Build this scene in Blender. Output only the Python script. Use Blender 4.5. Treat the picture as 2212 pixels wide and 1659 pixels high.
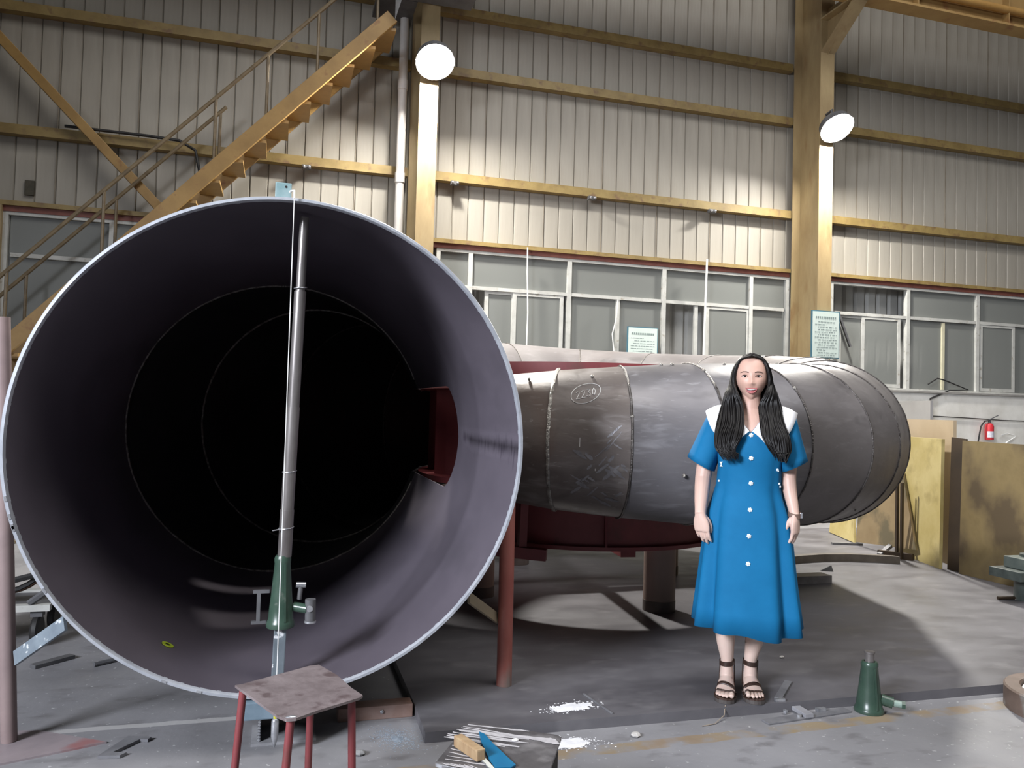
import bpy, bmesh, math, random
from mathutils import Vector, Matrix, Euler, noise
from mathutils.bvhtree import BVHTree
random.seed(7)
R = math.radians; PI = math.pi; TAU = 2*PI
for o in list(bpy.data.objects): bpy.data.objects.remove(o)
scene = bpy.context.scene
COL = scene.collection

# ------------------------------------------------------------------ camera
F_PX, PSI, PIT, ROLL, CAMH = 1720.0, R(16.35), R(1.866), R(1.574), 1.383
fw = Vector((math.sin(PSI)*math.cos(PIT), math.cos(PSI)*math.cos(PIT), math.sin(PIT)))
rt = Vector((math.cos(PSI), -math.sin(PSI), 0)); up = rt.cross(fw)
rt2 = math.cos(ROLL)*rt + math.sin(ROLL)*up; up2 = -math.sin(ROLL)*rt + math.cos(ROLL)*up
cam_d = bpy.data.cameras.new('camera'); cam = bpy.data.objects.new('camera', cam_d); COL.objects.link(cam)
cam_d.sensor_fit = 'HORIZONTAL'; cam_d.sensor_width = 36.0; cam_d.lens = F_PX/2212*36.0
cam_d.clip_start = 0.05; cam_d.clip_end = 200
cam.matrix_world = Matrix(((rt2.x, up2.x, -fw.x, 0), (rt2.y, up2.y, -fw.y, 0), (rt2.z, up2.z, -fw.z, CAMH), (0, 0, 0, 1)))
scene.camera = cam

# ------------------------------------------------------------------ world, lights, exposure
w = bpy.data.worlds.new('world'); scene.world = w; w.use_nodes = True
w.node_tree.nodes['Background'].inputs[0].default_value = (0.80, 0.84, 0.92, 1)
w.node_tree.nodes['Background'].inputs[1].default_value = 0.055
vs = scene.view_settings
vs.view_transform = 'Standard'; vs.look = 'None'; vs.gamma = 1; vs.use_curve_mapping = False
vs.exposure = 0.0
LAMP_STRENGTH = 1400.0
def area(name, loc, target, sx, sy, power, col):
    d = bpy.data.lights.new(name, 'AREA'); d.shape = 'RECTANGLE'; d.size = sx; d.size_y = sy; d.energy = power; d.color = col
    o = bpy.data.objects.new(name, d); COL.objects.link(o); o.location = loc
    o.rotation_euler = (Vector(target)-Vector(loc)).to_track_quat('-Z', 'Y').to_euler(); return o
# floodlight high in the hall, front left behind the photographer; unseen overhead fill added for the wall and scroll tops
key = area('hall_floodlight', (-6.5, -1.9, 4.7), (1.3, 3.7, 0.9), 2.6, 2.0, 325, (0.87, 0.91, 1.0))
key.data.spread = R(78)
top_fill = area('overhead_fill', (5.0, 0.8, 11.5), (5.0, 6.0, 0.5), 11.0, 6.5, 640, (1.0, 0.975, 0.95))
top_fill.data.spread = R(120)

# ------------------------------------------------------------------ materials
MATS = {}
def nodes(m):
    m.use_nodes = True; nt = m.node_tree; return nt, nt.nodes['Principled BSDF']
def lin(c):
    return tuple(((x/255)/12.92 if x/255 <= .04045 else ((x/255+.055)/1.055)**2.4) for x in c)
def mat(name, c1, c2=None, scale=4.0, rough=.6, metal=0.0, bump=0.0, detail=6.0, stretch=(1, 1, 1), lo=.35, hi=.65, c3=None, s3=20.0, lo3=.6, hi3=.7, rough2=None, spec=None, bscale=None):
    """two-tone noise mottled material, optional third colour in small spots (wear, rust, stains)"""
    if name in MATS: return MATS[name]
    m = bpy.data.materials.new(name); MATS[name] = m
    nt, b = nodes(m); N, L = nt.nodes, nt.links
    b.inputs['Roughness'].default_value = rough; b.inputs['Metallic'].default_value = metal
    if spec is not None: b.inputs['Specular IOR Level'].default_value = spec
    if c2 is None:
        b.inputs['Base Color'].default_value = (*c1, 1); 
        if not bump: return m
    tc = N.new('ShaderNodeTexCoord'); mp = N.new('ShaderNodeMapping'); mp.inputs['Scale'].default_value = stretch
    L.new(tc.outputs['Object'], mp.inputs['Vector'])
    no = N.new('ShaderNodeTexNoise'); no.inputs['Scale'].default_value = scale; no.inputs['Detail'].default_value = detail; no.inputs['Roughness'].default_value = .62
    L.new(mp.outputs[0], no.inputs['Vector'])
    last = None
    if c2 is not None:
        rp = N.new('ShaderNodeValToRGB'); rp.color_ramp.elements[0].position = lo; rp.color_ramp.elements[1].position = hi
        rp.color_ramp.elements[0].color = (*c1, 1); rp.color_ramp.elements[1].color = (*c2, 1)
        L.new(no.outputs[0], rp.inputs[0]); last = rp.outputs[0]
        if rough2 is not None:
            mr = N.new('ShaderNodeMapRange'); mr.inputs['From Min'].default_value = lo; mr.inputs['From Max'].default_value = hi
            mr.inputs['To Min'].default_value = rough; mr.inputs['To Max'].default_value = rough2
            L.new(no.outputs[0], mr.inputs['Value']); L.new(mr.outputs[0], b.inputs['Roughness'])
    if c3 is not None:
        n3 = N.new('ShaderNodeTexNoise'); n3.inputs['Scale'].default_value = s3; n3.inputs['Detail'].default_value = 5
        L.new(mp.outputs[0], n3.inputs['Vector'])
        r3 = N.new('ShaderNodeValToRGB'); r3.color_ramp.elements[0].position = lo3; r3.color_ramp.elements[1].position = hi3
        r3.color_ramp.elements[0].color = (0, 0, 0, 1); r3.color_ramp.elements[1].color = (1, 1, 1, 1)
        L.new(n3.outputs[0], r3.inputs[0])
        mx = N.new('ShaderNodeMix'); mx.data_type = 'RGBA'; L.new(r3.outputs[0], mx.inputs['Factor'])
        L.new(last, mx.inputs[6]); mx.inputs[7].default_value = (*c3, 1); last = mx.outputs[2]
    if last is not None: L.new(last, b.inputs['Base Color'])
    if bump:
        bn = N.new('ShaderNodeTexNoise'); bn.inputs['Scale'].default_value = bscale or scale*4; bn.inputs['Detail'].default_value = 5
        L.new(mp.outputs[0], bn.inputs['Vector'])
        bp = N.new('ShaderNodeBump'); bp.inputs['Strength'].default_value = bump; bp.inputs['Distance'].default_value = .02
        L.new(bn.outputs[0], bp.inputs['Height']); L.new(bp.outputs[0], b.inputs['Normal'])
    return m

cream = mat('cream_sheet', (.27, .25, .21), (.355, .33, .285), scale=1.2, stretch=(3, 3, .35), rough=.5, bump=.03, c3=(.24, .21, .165), s3=1.1, lo3=.56, hi3=.78)
sheet_back = mat('grey_sheet', (.36, .36, .345), (.44, .44, .42), scale=2, rough=.6)
plaster = mat('white_plaster', (.60, .585, .54), (.74, .73, .69), scale=2.5, rough=.85, bump=.1, c3=(.40, .37, .30), s3=1.6, lo3=.6, hi3=.75)
yellow_g = mat('girt_yellow', (.20, .138, .048), (.29, .21, .078), scale=5, rough=.5, c3=(.17, .10, .05), s3=9, lo3=.55, hi3=.7)
yellow_c = mat('column_yellow', (.28, .20, .10), (.37, .28, .145), scale=2.2, stretch=(2, 2, .6), rough=.5, c3=(.24, .14, .06), s3=3.0, lo3=.60, hi3=.78)
orange_y = mat('stair_orange', (.25, .145, .042), (.33, .20, .062), scale=4, rough=.5, c3=(.20, .09, .03), s3=8, lo3=.6, hi3=.72)
rail_m = mat('rail_brown', (.13, .095, .055), (.20, .15, .085), scale=12, rough=.5)
redbrown = mat('red_primer_dark', (.14, .045, .035), (.20, .07, .05), scale=8, rough=.6)
alu = mat('window_frame_grey', (.42, .42, .395), (.53, .53, .50), scale=6, rough=.45, c3=(.30, .27, .22), s3=15, lo3=.62, hi3=.75)
pvc = mat('pipe_pvc', (.56, .53, .50), (.64, .61, .58), scale=4, rough=.5)
dark_steel = mat('dark_grey_steel', (.075, .075, .08), (.12, .12, .125), scale=6, rough=.5)
black_m = mat('black_rubber', (.014, .013, .013), rough=.55)
white_wire = mat('white_wire', (.70, .70, .68), rough=.5)

def floor_material():
    m = bpy.data.materials.new('concrete_floor'); nt, b = nodes(m); N, L = nt.nodes, nt.links
    tc = N.new('ShaderNodeTexCoord')
    def noise_(s, d=6, st=(1, 1, 1)):
        mp = N.new('ShaderNodeMapping'); mp.inputs['Scale'].default_value = st; L.new(tc.outputs['Object'], mp.inputs[0])
        n = N.new('ShaderNodeTexNoise'); n.inputs['Scale'].default_value = s; n.inputs['Detail'].default_value = d; L.new(mp.outputs[0], n.inputs['Vector']); return n.outputs[0]
    def ramp(v, a, c, ca, cb):
        r = N.new('ShaderNodeValToRGB'); e = r.color_ramp.elements; e[0].position = a; e[1].position = c; e[0].color = (*ca, 1); e[1].color = (*cb, 1); L.new(v, r.inputs[0]); return r.outputs[0]
    def mix(f, a, bcol):
        x = N.new('ShaderNodeMix'); x.data_type = 'RGBA'; L.new(f, x.inputs['Factor']); L.new(a, x.inputs[6])
        if isinstance(bcol, tuple): x.inputs[7].default_value = (*bcol, 1)
        else: L.new(bcol, x.inputs[7])
        return x.outputs[2]
    base = ramp(noise_(1.6), .3, .7, (.172, .170, .178), (.268, .264, .274))
    st = ramp(noise_(5, 7, (1, 2, 1)), .56, .72, (0, 0, 0), (1, 1, 1)); base = mix(st, base, (.15, .145, .15))
    sp = ramp(noise_(38, 3), .66, .72, (0, 0, 0), (1, 1, 1)); base = mix(sp, base, (.40, .40, .40))
    # worn painted line on the floor, along x at y = 3.10 (walkway marking)
    sx = N.new('ShaderNodeSeparateXYZ'); L.new(tc.outputs['Object'], sx.inputs[0])
    def math_(op, a, bb):
        q = N.new('ShaderNodeMath'); q.operation = op
        for i, v in enumerate((a, bb)):
            if isinstance(v, (int, float)): q.inputs[i].default_value = v
            else: L.new(v, q.inputs[i])
        return q.outputs[0]
    nw = noise_(9, 4); off = math_('MULTIPLY', math_('SUBTRACT', nw, .5), .03)
    slope = math_('MULTIPLY', math_('SUBTRACT', sx.outputs[0], 1.65), .022)
    dy = math_('ABSOLUTE', math_('SUBTRACT', math_('SUBTRACT', sx.outputs[1], slope), math_('ADD', off, 3.07)), 0)
    line = math_('MULTIPLY', math_('LESS_THAN', dy, .042), math_('GREATER_THAN', sx.outputs[0], .45))
    worn = ramp(noise_(7, 6), .40, .58, (0, 0, 0), (.75, .75, .75))
    lm = math_('MULTIPLY', line, worn)
    base = mix(lm, base, ramp(noise_(3), .4, .6, (.25, .175, .10), (.27, .20, .10)))
    # pale mortar joint between two pours, left part of the floor
    dj = math_('ABSOLUTE', math_('SUBTRACT', math_('SUBTRACT', sx.outputs[1], math_('MULTIPLY', off, .8)), 3.725), 0)
    jm = math_('MULTIPLY', math_('LESS_THAN', dj, .022), math_('LESS_THAN', sx.outputs[0], .0))
    base = mix(math_('MULTIPLY', jm, .7), base, (.46, .45, .44))
    L.new(base, b.inputs['Base Color'])
    rr = N.new('ShaderNodeMapRange'); L.new(noise_(3.3), rr.inputs[0]); rr.inputs[1].default_value = .3; rr.inputs[2].default_value = .7; rr.inputs[3].default_value = .42; rr.inputs[4].default_value = .75
    L.new(rr.outputs[0], b.inputs['Roughness'])
    bp = N.new('ShaderNodeBump'); bp.inputs['Strength'].default_value = .12; bp.inputs['Distance'].default_value = .01
    L.new(noise_(30, 6), bp.inputs['Height']); L.new(bp.outputs[0], b.inputs['Normal'])
    return m
floor_m = floor_material()
plate_m = mat('plate_steel', (.084, .081, .089), (.132, .127, .136), scale=2.0, rough=.42, rough2=.62, bump=.06, stretch=(1, 1.8, 1), c3=(.15, .145, .152), s3=5, lo3=.55, hi3=.75, spec=.4)

def steel_material(name, dark, mid, light, rust, rough=.40, metal=.2, scale=1.7):
    """rolled plate with mill scale: broad tone patches, ground streaks, rusty haze"""
    m = bpy.data.materials.new(name); nt, b = nodes(m); N, L = nt.nodes, nt.links
    tc = N.new('ShaderNodeTexCoord')
    def nz(s, d=5, st=(1, 1, 1), rot=(0, 0, 0), dist=0.0):
        mp = N.new('ShaderNodeMapping'); mp.inputs['Scale'].default_value = st; mp.inputs['Rotation'].default_value = rot; L.new(tc.outputs['Object'], mp.inputs[0])
        n = N.new('ShaderNodeTexNoise'); n.inputs['Scale'].default_value = s; n.inputs['Detail'].default_value = d; n.inputs['Distortion'].default_value = dist; L.new(mp.outputs[0], n.inputs['Vector']); return n.outputs[0]
    def ramp(v, a, c, ca, cb):
        r = N.new('ShaderNodeValToRGB'); e = r.color_ramp.elements; e[0].position = a; e[1].position = c; e[0].color = (*ca, 1); e[1].color = (*cb, 1); L.new(v, r.inputs[0]); return r.outputs[0]
    def mix(f, a, bcol):
        x = N.new('ShaderNodeMix'); x.data_type = 'RGBA'; L.new(f, x.inputs['Factor']); L.new(a, x.inputs[6]); x.inputs[7].default_value = (*bcol, 1); return x.outputs[2]
    K, W = (0, 0, 0), (1, 1, 1)
    c = ramp(nz(scale), .32, .68, dark, mid)
    c = mix(ramp(nz(scale*.9, 5, dist=.6), .52, .75, K, (.7, .7, .7)), c, rust)
    c = mix(ramp(nz(5, 6, (1, 1, 4), (.5, .2, .9), .4), .55, .72, K, (.42, .42, .42)), c, light)
    c = mix(ramp(nz(11, 5, (1, 1, 5), (.7, .5, .9), .8), .64, .72, K, (.45, .45, .45)), c, light)
    c = mix(ramp(nz(2.3, 6, (1, 1, 1.5), (.3, .1, .6), 1.0), .58, .70, K, (.6, .6, .6)), c, tuple(.55*q for q in dark))
    L.new(c, b.inputs['Base Color']); b.inputs['Metallic'].default_value = metal
    rr = N.new('ShaderNodeMapRange'); L.new(nz(4, 5), rr.inputs[0]); rr.inputs[1].default_value = .3; rr.inputs[2].default_value = .7; rr.inputs[3].default_value = rough-.06; rr.inputs[4].default_value = rough+.14
    L.new(rr.outputs[0], b.inputs['Roughness'])
    bp = N.new('ShaderNodeBump'); bp.inputs['Strength'].default_value = .25; bp.inputs['Distance'].default_value = .012
    L.new(nz(5, 4, (1, 1, 2.5), (.4, .3, .8), .5), bp.inputs['Height']); L.new(bp.outputs[0], b.inputs['Normal'])
    return m
steel_grey = steel_material('casing_steel_grey', (.125, .118, .122), (.205, .195, .205), (.33, .325, .34), (.15, .115, .10))
scale_shaded = mat('mill_scale_shaded', (.022, .023, .024), (.036, .036, .038), scale=2, rough=.5)  # mill scale blackened, the shade inside the scroll put into its colour
steel_brown = steel_material('casing_steel_brown', (.115, .095, .085), (.20, .175, .165), (.36, .34, .33), (.15, .09, .065), rough=.34)
steel_plain = steel_material('casing_steel_plain', (.155, .142, .140), (.205, .190, .190), (.25, .235, .235), (.165, .14, .13), rough=.42)
pipe_in = mat('pipe_inside_primer', (.092, .080, .098), (.124, .108, .130), scale=1.3, stretch=(1, .5, 1), rough=.42, rough2=.52, bump=.04, c3=(.085, .075, .09), s3=2.2, lo3=.55, hi3=.75, spec=.45)
def add_smear(m):
    nt = m.node_tree; N, L = nt.nodes, nt.links; b = N['Principled BSDF']; src = b.inputs['Base Color'].links[0].from_socket
    tc = N.new('ShaderNodeTexCoord'); sx = N.new('ShaderNodeSeparateXYZ'); L.new(tc.outputs['Object'], sx.inputs[0])
    def mm(op, a, c):
        q = N.new('ShaderNodeMath'); q.operation = op
        for i, v in enumerate((a, c)):
            if isinstance(v, (int, float)): q.inputs[i].default_value = v
            else: L.new(v, q.inputs[i])
        return q.outputs[0]
    mp = N.new('ShaderNodeMapping'); mp.inputs['Scale'].default_value = (1, 9, 2.2); L.new(tc.outputs['Object'], mp.inputs[0])
    n = N.new('ShaderNodeTexNoise'); n.inputs['Scale'].default_value = 3.2; n.inputs['Detail'].default_value = 7; L.new(mp.outputs[0], n.inputs['Vector'])
    dz = mm('ABSOLUTE', mm('ADD', mm('SUBTRACT', sx.outputs[2], 1.165), mm('MULTIPLY', mm('ADD', sx.outputs[1], 2.0), -.03)), 0)
    e = mm('ADD', mm('MULTIPLY', mm('SUBTRACT', .085, dz), 2.4), mm('SUBTRACT', n.outputs[0], .64))
    e = mm('MULTIPLY', mm('MINIMUM', mm('MAXIMUM', mm('MULTIPLY', e, 4.0), 0.0), .75), mm('MULTIPLY', mm('GREATER_THAN', sx.outputs[0], -1.9), mm('LESS_THAN', sx.outputs[1], -1.42)))
    x = N.new('ShaderNodeMix'); x.data_type = 'RGBA'; L.new(e, x.inputs['Factor']); L.new(src, x.inputs[6]); x.inputs[7].default_value = (.040, .032, .045, 1); L.new(x.outputs[2], b.inputs['Base Color'])
add_smear(pipe_in)
rim_m = mat('cut_edge_steel', (.36, .38, .42), (.48, .50, .54), scale=14, rough=.4, metal=.3)
weld_m = mat('weld_bead', (.17, .155, .14), (.52, .50, .46), scale=26, rough=.30, metal=.6, bump=.6)
weld_d = mat('weld_bead_dark', (.07, .06, .055), (.20, .185, .175), scale=26, rough=.4, metal=.5, bump=.5, lo=.4, hi=.75)
red_p = mat('red_oxide_primer', (.19, .038, .043), (.24, .053, .056), scale=4, rough=.5, c3=(.14, .045, .04), s3=6, lo3=.6, hi3=.75)
rust_tube = mat('rusty_red_tube', (.27, .075, .06), (.34, .12, .095), scale=6, rough=.5, stretch=(1, 1, .5), c3=(.19, .15, .13), s3=3, lo3=.52, hi3=.62)
tube_pink = mat('primered_grey_tube', (.22, .165, .16), (.28, .21, .20), scale=5, rough=.42, c3=(.27, .13, .10), s3=3.0, lo3=.62, hi3=.7)
col_rust = mat('column_tube_brown', (.20, .145, .12), (.26, .19, .165), scale=3, rough=.55, stretch=(1, 1, .4))
green_p = mat('jack_green', (.028, .055, .040), (.045, .080, .058), scale=9, rough=.30, c3=(.10, .12, .10), s3=14, lo3=.63, hi3=.7)
raw_tube = mat('raw_steel_tube', (.16, .145, .14), (.30, .28, .27), scale=9, rough=.32, metal=.55, stretch=(1, 1, .25), c3=(.20, .12, .10), s3=5, lo3=.58, hi3=.7)
bright_steel = mat('bright_steel', (.38, .39, .42), (.62, .63, .65), scale=30, rough=.28, metal=.7)
blue_prim = mat('blue_grey_bar', (.14, .17, .20), (.20, .24, .27), scale=10, rough=.45, c3=(.55, .57, .58), s3=26, lo3=.62, hi3=.66)
teal = mat('teal_paint', (.16, .27, .28), (.26, .36, .37), scale=14, rough=.5)

# ------------------------------------------------------------------ mesh helpers
class MB:
    def __init__(s): s.v = []; s.f = []; s.sm = []
    def add(s, vs, fs, smooth=False):
        n = len(s.v); s.v += [tuple(v) for v in vs]; s.f += [tuple(i+n for i in f) for f in fs]; s.sm += [smooth]*len(fs); return s
    def box(s, x0, x1, y0, y1, z0, z1, M=None, bev=0):
        vs = [Vector((x, y, z)) for z in (z0, z1) for y in (y0, y1) for x in (x0, x1)]
        fs = [(0, 2, 3, 1), (4, 5, 7, 6), (0, 1, 5, 4), (2, 6, 7, 3), (0, 4, 6, 2), (1, 3, 7, 5)]
        if bev:
            bm = bmesh.new(); bv = [bm.verts.new(v) for v in vs]
            for f in fs: bm.faces.new([bv[i] for i in f])
            bmesh.ops.bevel(bm, geom=bm.edges[:], offset=bev, segments=2, affect='EDGES', profile=.6)
            bm.verts.index_update(); vs = [v.co.copy() for v in bm.verts]; fs = [tuple(v.index for v in f.verts) for f in bm.faces]; bm.free()
        if M is not None: vs = [M @ v for v in vs]
        return s.add(vs, fs)
    def bar(s, a, b, wd, ht, upv=(0, 0, 1), bev=0):
        """rectangular bar from a to b, width wd across, height ht along upv"""
        a, b = Vector(a), Vector(b); d = (b-a); l = d.length; d.normalize(); u = Vector(upv); x = d.cross(u); x.normalize(); u = x.cross(d)
        M = Matrix(((x.x, d.x, u.x, a.x), (x.y, d.y, u.y, a.y), (x.z, d.z, u.z, a.z), (0, 0, 0, 1)))
        return s.box(-wd/2, wd/2, 0, l, -ht/2, ht/2, M, bev)
    def tube(s, pts, r, n=10, cap=True, sq=1.0):
        pts = [Vector(p) for p in pts]; rs = r if isinstance(r, (list, tuple)) else [r]*len(pts)
        vs, fs = [], []; px = None
        for i, p in enumerate(pts):
            d = (pts[min(i+1, len(pts)-1)]-pts[max(i-1, 0)])
            if d.length < 1e-9: d = Vector((0, 0, 1))
            d.normalize()
            if px is None:
                px = d.orthogonal().normalized()
                if abs(d.z) > .9: px = (Vector((1, 0, 0))-d*d.x).normalized()
            else: px = (px-d*px.dot(d)); px.normalize()
            py = d.cross(px)
            for k in range(n):
                a = TAU*k/n; vs.append(p+rs[i]*(px*math.cos(a)+py*sq*math.sin(a)))
        for i in range(len(pts)-1):
            for k in range(n):
                k2 = (k+1) % n; fs.append((i*n+k, i*n+k2, (i+1)*n+k2, (i+1)*n+k))
        s.add(vs, fs, True)
        if cap:
            b0 = len(s.v)-len(vs)
            s.f.append(tuple(b0+k for k in reversed(range(n)))); s.sm.append(False)
            e = b0+(len(pts)-1)*n; s.f.append(tuple(e+k for k in range(n))); s.sm.append(False)
        return s
    def lathe(s, prof, c=(0, 0, 0), n=32, axis='Z', a0=0, a1=TAU):
        """closed profile of (r, h) turned about an axis through c"""
        full = abs(a1-a0-TAU) < 1e-6; m = n if full else n+1; vs, fs = [], []
        for k in range(m):
            a = a0+(a1-a0)*k/n
            for r, hh in prof:
                if axis == 'Z': vs.append((c[0]+r*math.cos(a), c[1]+r*math.sin(a), c[2]+hh))
                elif axis == 'Y': vs.append((c[0]+r*math.cos(a), c[1]+hh, c[2]+r*math.sin(a)))
                else: vs.append((c[0]+hh, c[1]+r*math.cos(a), c[2]+r*math.sin(a)))
        P = len(prof)
        for k in range(n):
            k2 = (k+1) % m
            for j in range(P-1): fs.append((k*P+j, k2*P+j, k2*P+j+1, k*P+j+1))
        return s.add(vs, fs, True)
    def prism(s, poly, ext, M=None):
        """planar polygon (list of 3d points) swept by vector ext"""
        n = len(poly); e = Vector(ext); vs = [Vector(p) for p in poly]+[Vector(p)+e for p in poly]
        if M is not None: vs = [M @ v for v in vs]
        fs = [tuple(range(n)), tuple(range(2*n-1, n-1, -1))]+[(i, (i+1) % n+0, (i+1) % n+n, i+n)[::-1] for i in range(n)]
        return s.add(vs, fs)
    def ball(s, c, r, sc=(1, 1, 1), u=14, v=9):
        vs, fs = [], []
        for j in range(v+1):
            t = PI*j/v
            for i in range(u):
                a = TAU*i/u; vs.append((c[0]+r*sc[0]*math.sin(t)*math.cos(a), c[1]+r*sc[1]*math.sin(t)*math.sin(a), c[2]+r*sc[2]*math.cos(t)))
        for j in range(v):
            for i in range(u): fs.append((j*u+i, j*u+(i+1) % u, (j+1)*u+(i+1) % u, (j+1)*u+i))
        return s.add(vs, fs, True)
    def mesh(s, name, m, shift=Vector((0, 0, 0)), sharp=40):
        me = bpy.data.meshes.new(name); me.from_pydata([Vector(v)-shift for v in s.v], [], s.f); me.validate()
        bm = bmesh.new(); bm.from_mesh(me); bmesh.ops.remove_doubles(bm, verts=bm.verts, dist=1e-6); bmesh.ops.recalc_face_normals(bm, faces=bm.faces); 
        bm.to_mesh(me); bm.free()
        if any(s.sm):
            me.polygons.foreach_set('use_smooth', [True]*len(me.polygons)); me.set_sharp_from_angle(angle=R(sharp))
        if isinstance(m, (list, tuple)):
            for q in m: me.materials.append(q)
        elif m: me.materials.append(m)
        me.update(); return me
    def build(s, name, m, parent=None, sharp=40, local=False):
        sh = Vector((0, 0, 0))
        if parent is not None and not local:
            q = parent
            while q: sh += q.location; q = q.parent
        o = bpy.data.objects.new(name, s.mesh(name, m, sh, sharp)); COL.objects.link(o)
        if parent is not None: o.parent = parent
        return o
def tag(o, label, cat, group=None, kind=None):
    o['label'] = label; o['category'] = cat
    if group: o['group'] = group
    if kind: o['kind'] = kind
    return o
def thing(name, label, cat, loc=(0, 0, 0), group=None, rotz=0):
    o = bpy.data.objects.new(name, None); o.empty_display_size = .1; COL.objects.link(o); o.location = loc; o.rotation_euler = (0, 0, rotz)
    return tag(o, label, cat, group)
def struct(name, loc=(0, 0, 0)):
    o = bpy.data.objects.new(name, None); COL.objects.link(o); o.location = loc; o['kind'] = 'structure'; return o
def inst(o, dx=0, dy=0, dz=0):
    c = o.copy(); c.location = Vector(o.location)+Vector((dx, dy, dz)); COL.objects.link(c); return c

# ================================================================== SETTING
YW = 9.54            # inner face of the wall girts
ZP = .045            # top of the thick steel plate on the floor
fl = MB().box(-9, 18, -6, 11.5, -.2, 0).build('floor', floor_m); fl['kind'] = 'structure'

wall = struct('wall_back')
# corrugated sheet strips, 200 mm pitch, each a strip of its own above the windows
prof = [(0, .018), (.008, .003), (.010, 0), (.190, 0), (.192, .003), (.2, .018), (.2, .024), (0, .024)]
def strip_mesh(z0, z1, y):
    return MB().prism([(x, y+d, z0) for x, d in prof], (0, 0, z1-z0))
s0 = strip_mesh(3.44, 8.0, 9.66).build('wall_panel', cream, wall)
for i in range(-26, 70): 
    if i != 0: inst(s0, .2*i)
# backing sheets behind the windows (outer skin), joined
bk = MB()
for i in range(-27, 70):
    bk.prism([(.2*i+x*1.0, 9.90+d, 1.7) for x, d in ((0, .05), (.03, 0), (.15, 0), (.18, .05), (.2, .05), (.2, .06), (0, .06))], (0, 0, 1.9))
b_ = bk.build('backing_sheet', sheet_back, wall); b_['kind'] = 'stuff'
MB().box(-5.4, 13.8, 9.52, 9.75, 0, 1.80).build('plaster_base', plaster, wall)
MB().box(-5.4, 13.8, 9.49, 9.75, 1.80, 1.825).build('window_ledge', mat('ledge_grey', (.22, .21, .20), (.3, .29, .27), scale=6, rough=.7), wall)
COLX = [-3.86, 1.541, 6.938, 12.34]
bays = [(COLX[i]+.13, COLX[i+1]-.13) for i in range(3)]+[(-5.4, COLX[0]-.13), (COLX[3]+.13, 13.8)]
for zz in (6.309, 5.546, 4.225):
    for x0, x1 in bays[:3]:
        g = MB(); g.box(x0, x1, YW+.005, YW+.115, zz+.045, zz+.053); g.box(x0, x1, YW+.005, YW+.115, zz-.053, zz-.045); g.box(x0, x1, YW, YW+.008, zz-.053, zz+.053); g.box(x0, x1, YW+.008, YW+.018, zz+.03, zz+.045)
        g.build('girt', yellow_g, wall)
for x0, x1 in bays[:3]:
    MB().box(x0, x1, YW-.01, YW+.115, 3.405, 3.455).build('header_beam', yellow_g, wall)
    MB().box(x0, x1, YW+.02, YW+.13, 3.345, 3.405).build('header_flashing', redbrown, wall)
# sheet lap seam lines every 4th strip, thin dark folds
lap = MB()
for i in range(-24, 66, 4): lap.box(.2*i-.012, .2*i-.004, 9.652, 9.664, 3.46, 8.0)
lap.build('sheet_lap', mat('lap_dark', (.20, .17, .13), (.28, .25, .2), scale=4, rough=.6), wall)

glass_m = bpy.data.materials.new('dusty_glass'); nt_, b_g = nodes(glass_m)
b_g.inputs['Base Color'].default_value = (.25, .26, .245, 1); b_g.inputs['Roughness'].default_value = .38; b_g.inputs['Alpha'].default_value = .62; b_g.inputs['Specular IOR Level'].default_value = .35
def window(n, x0, x1, mull, z_tr, sashes, panes, ztop=3.345, zsill=1.825):
    wnd = struct('window_%d' % n, ((x0+x1)/2, YW+.06, zsill))
    fr = MB(); ya, yb = YW+.03, YW+.10
    fr.box(x0, x1, ya, yb, ztop-.035, ztop); fr.box(x0, x1, ya, yb, zsill, zsill+.03); fr.box(x0, x0+.05, ya, yb, zsill+.03, ztop-.035); fr.box(x1-.05, x1, ya, yb, zsill+.03, ztop-.035)
    fr.build('frame', alu, wnd)
    for m in mull:
        MB().box(m-.028, m+.028, ya, yb, zsill+.03, ztop-.035).build('mullion', alu, wnd)
    ed = [x0+.05]+list(mull)+[x1-.05]
    for a, b in zip(ed[:-1], ed[1:]):
        MB().box(a+.028, b-.028, ya+.005, yb-.005, z_tr-.022, z_tr+.022).build('transom', alu, wnd)
    for a, b, slid in sashes:
        yo = ya+.012 if slid else ya+.03
        s = MB(); s.box(a, a+.05, yo, yo+.025, zsill+.035, z_tr-.025); s.box(b-.05, b, yo, yo+.025, zsill+.035, z_tr-.025); s.box(a+.05, b-.05, yo, yo+.025, zsill+.035, zsill+.085); s.box(a+.05, b-.05, yo, yo+.025, z_tr-.06, z_tr-.025)
        so = s.build('sash', alu, wnd)
        MB().box(a+.05, b-.05, yo+.009, yo+.014, zsill+.085, z_tr-.06).build('pane', glass_m, so)
    for a, b, za, zb in panes:
        MB().box(a, b, ya+.04, ya+.046, za, zb).build('pane', glass_m, wnd)
    return wnd
T0, T1, S0, S1 = 2.91, 3.31, 1.86, 2.865
def tr_panes(ed): return [(a+.03, b-.03, T0, T1) for a, b in zip(ed[:-1], ed[1:])]
m1 = [-1.81, -.50, .55]
window(1, -2.86, 1.40, m1, 2.885, [(-1.2, -.53, 0), (-.47, .1, 0)], tr_panes([-2.83]+m1+[1.37])+[(-2.79, -1.84, S0, S1), (-1.78, -1.2, S0, S1), (.12, .52, S0, S1), (.58, 1.34, S0, S1)])
m2 = [2.232, 3.541, 4.886, 6.21]
w2 = window(2, 1.80, 6.815, m2, 2.885, [(2.43, 2.83, 0), (2.79, 3.47, 1), (5.52, 6.20, 1)],
       tr_panes([1.83]+m2+[6.785])+[(1.86, 2.2, S0, S1), (3.57, 4.20, S0, S1), (4.26, 4.86, S0, S1), (6.24, 6.76, S0, S1)])
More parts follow.
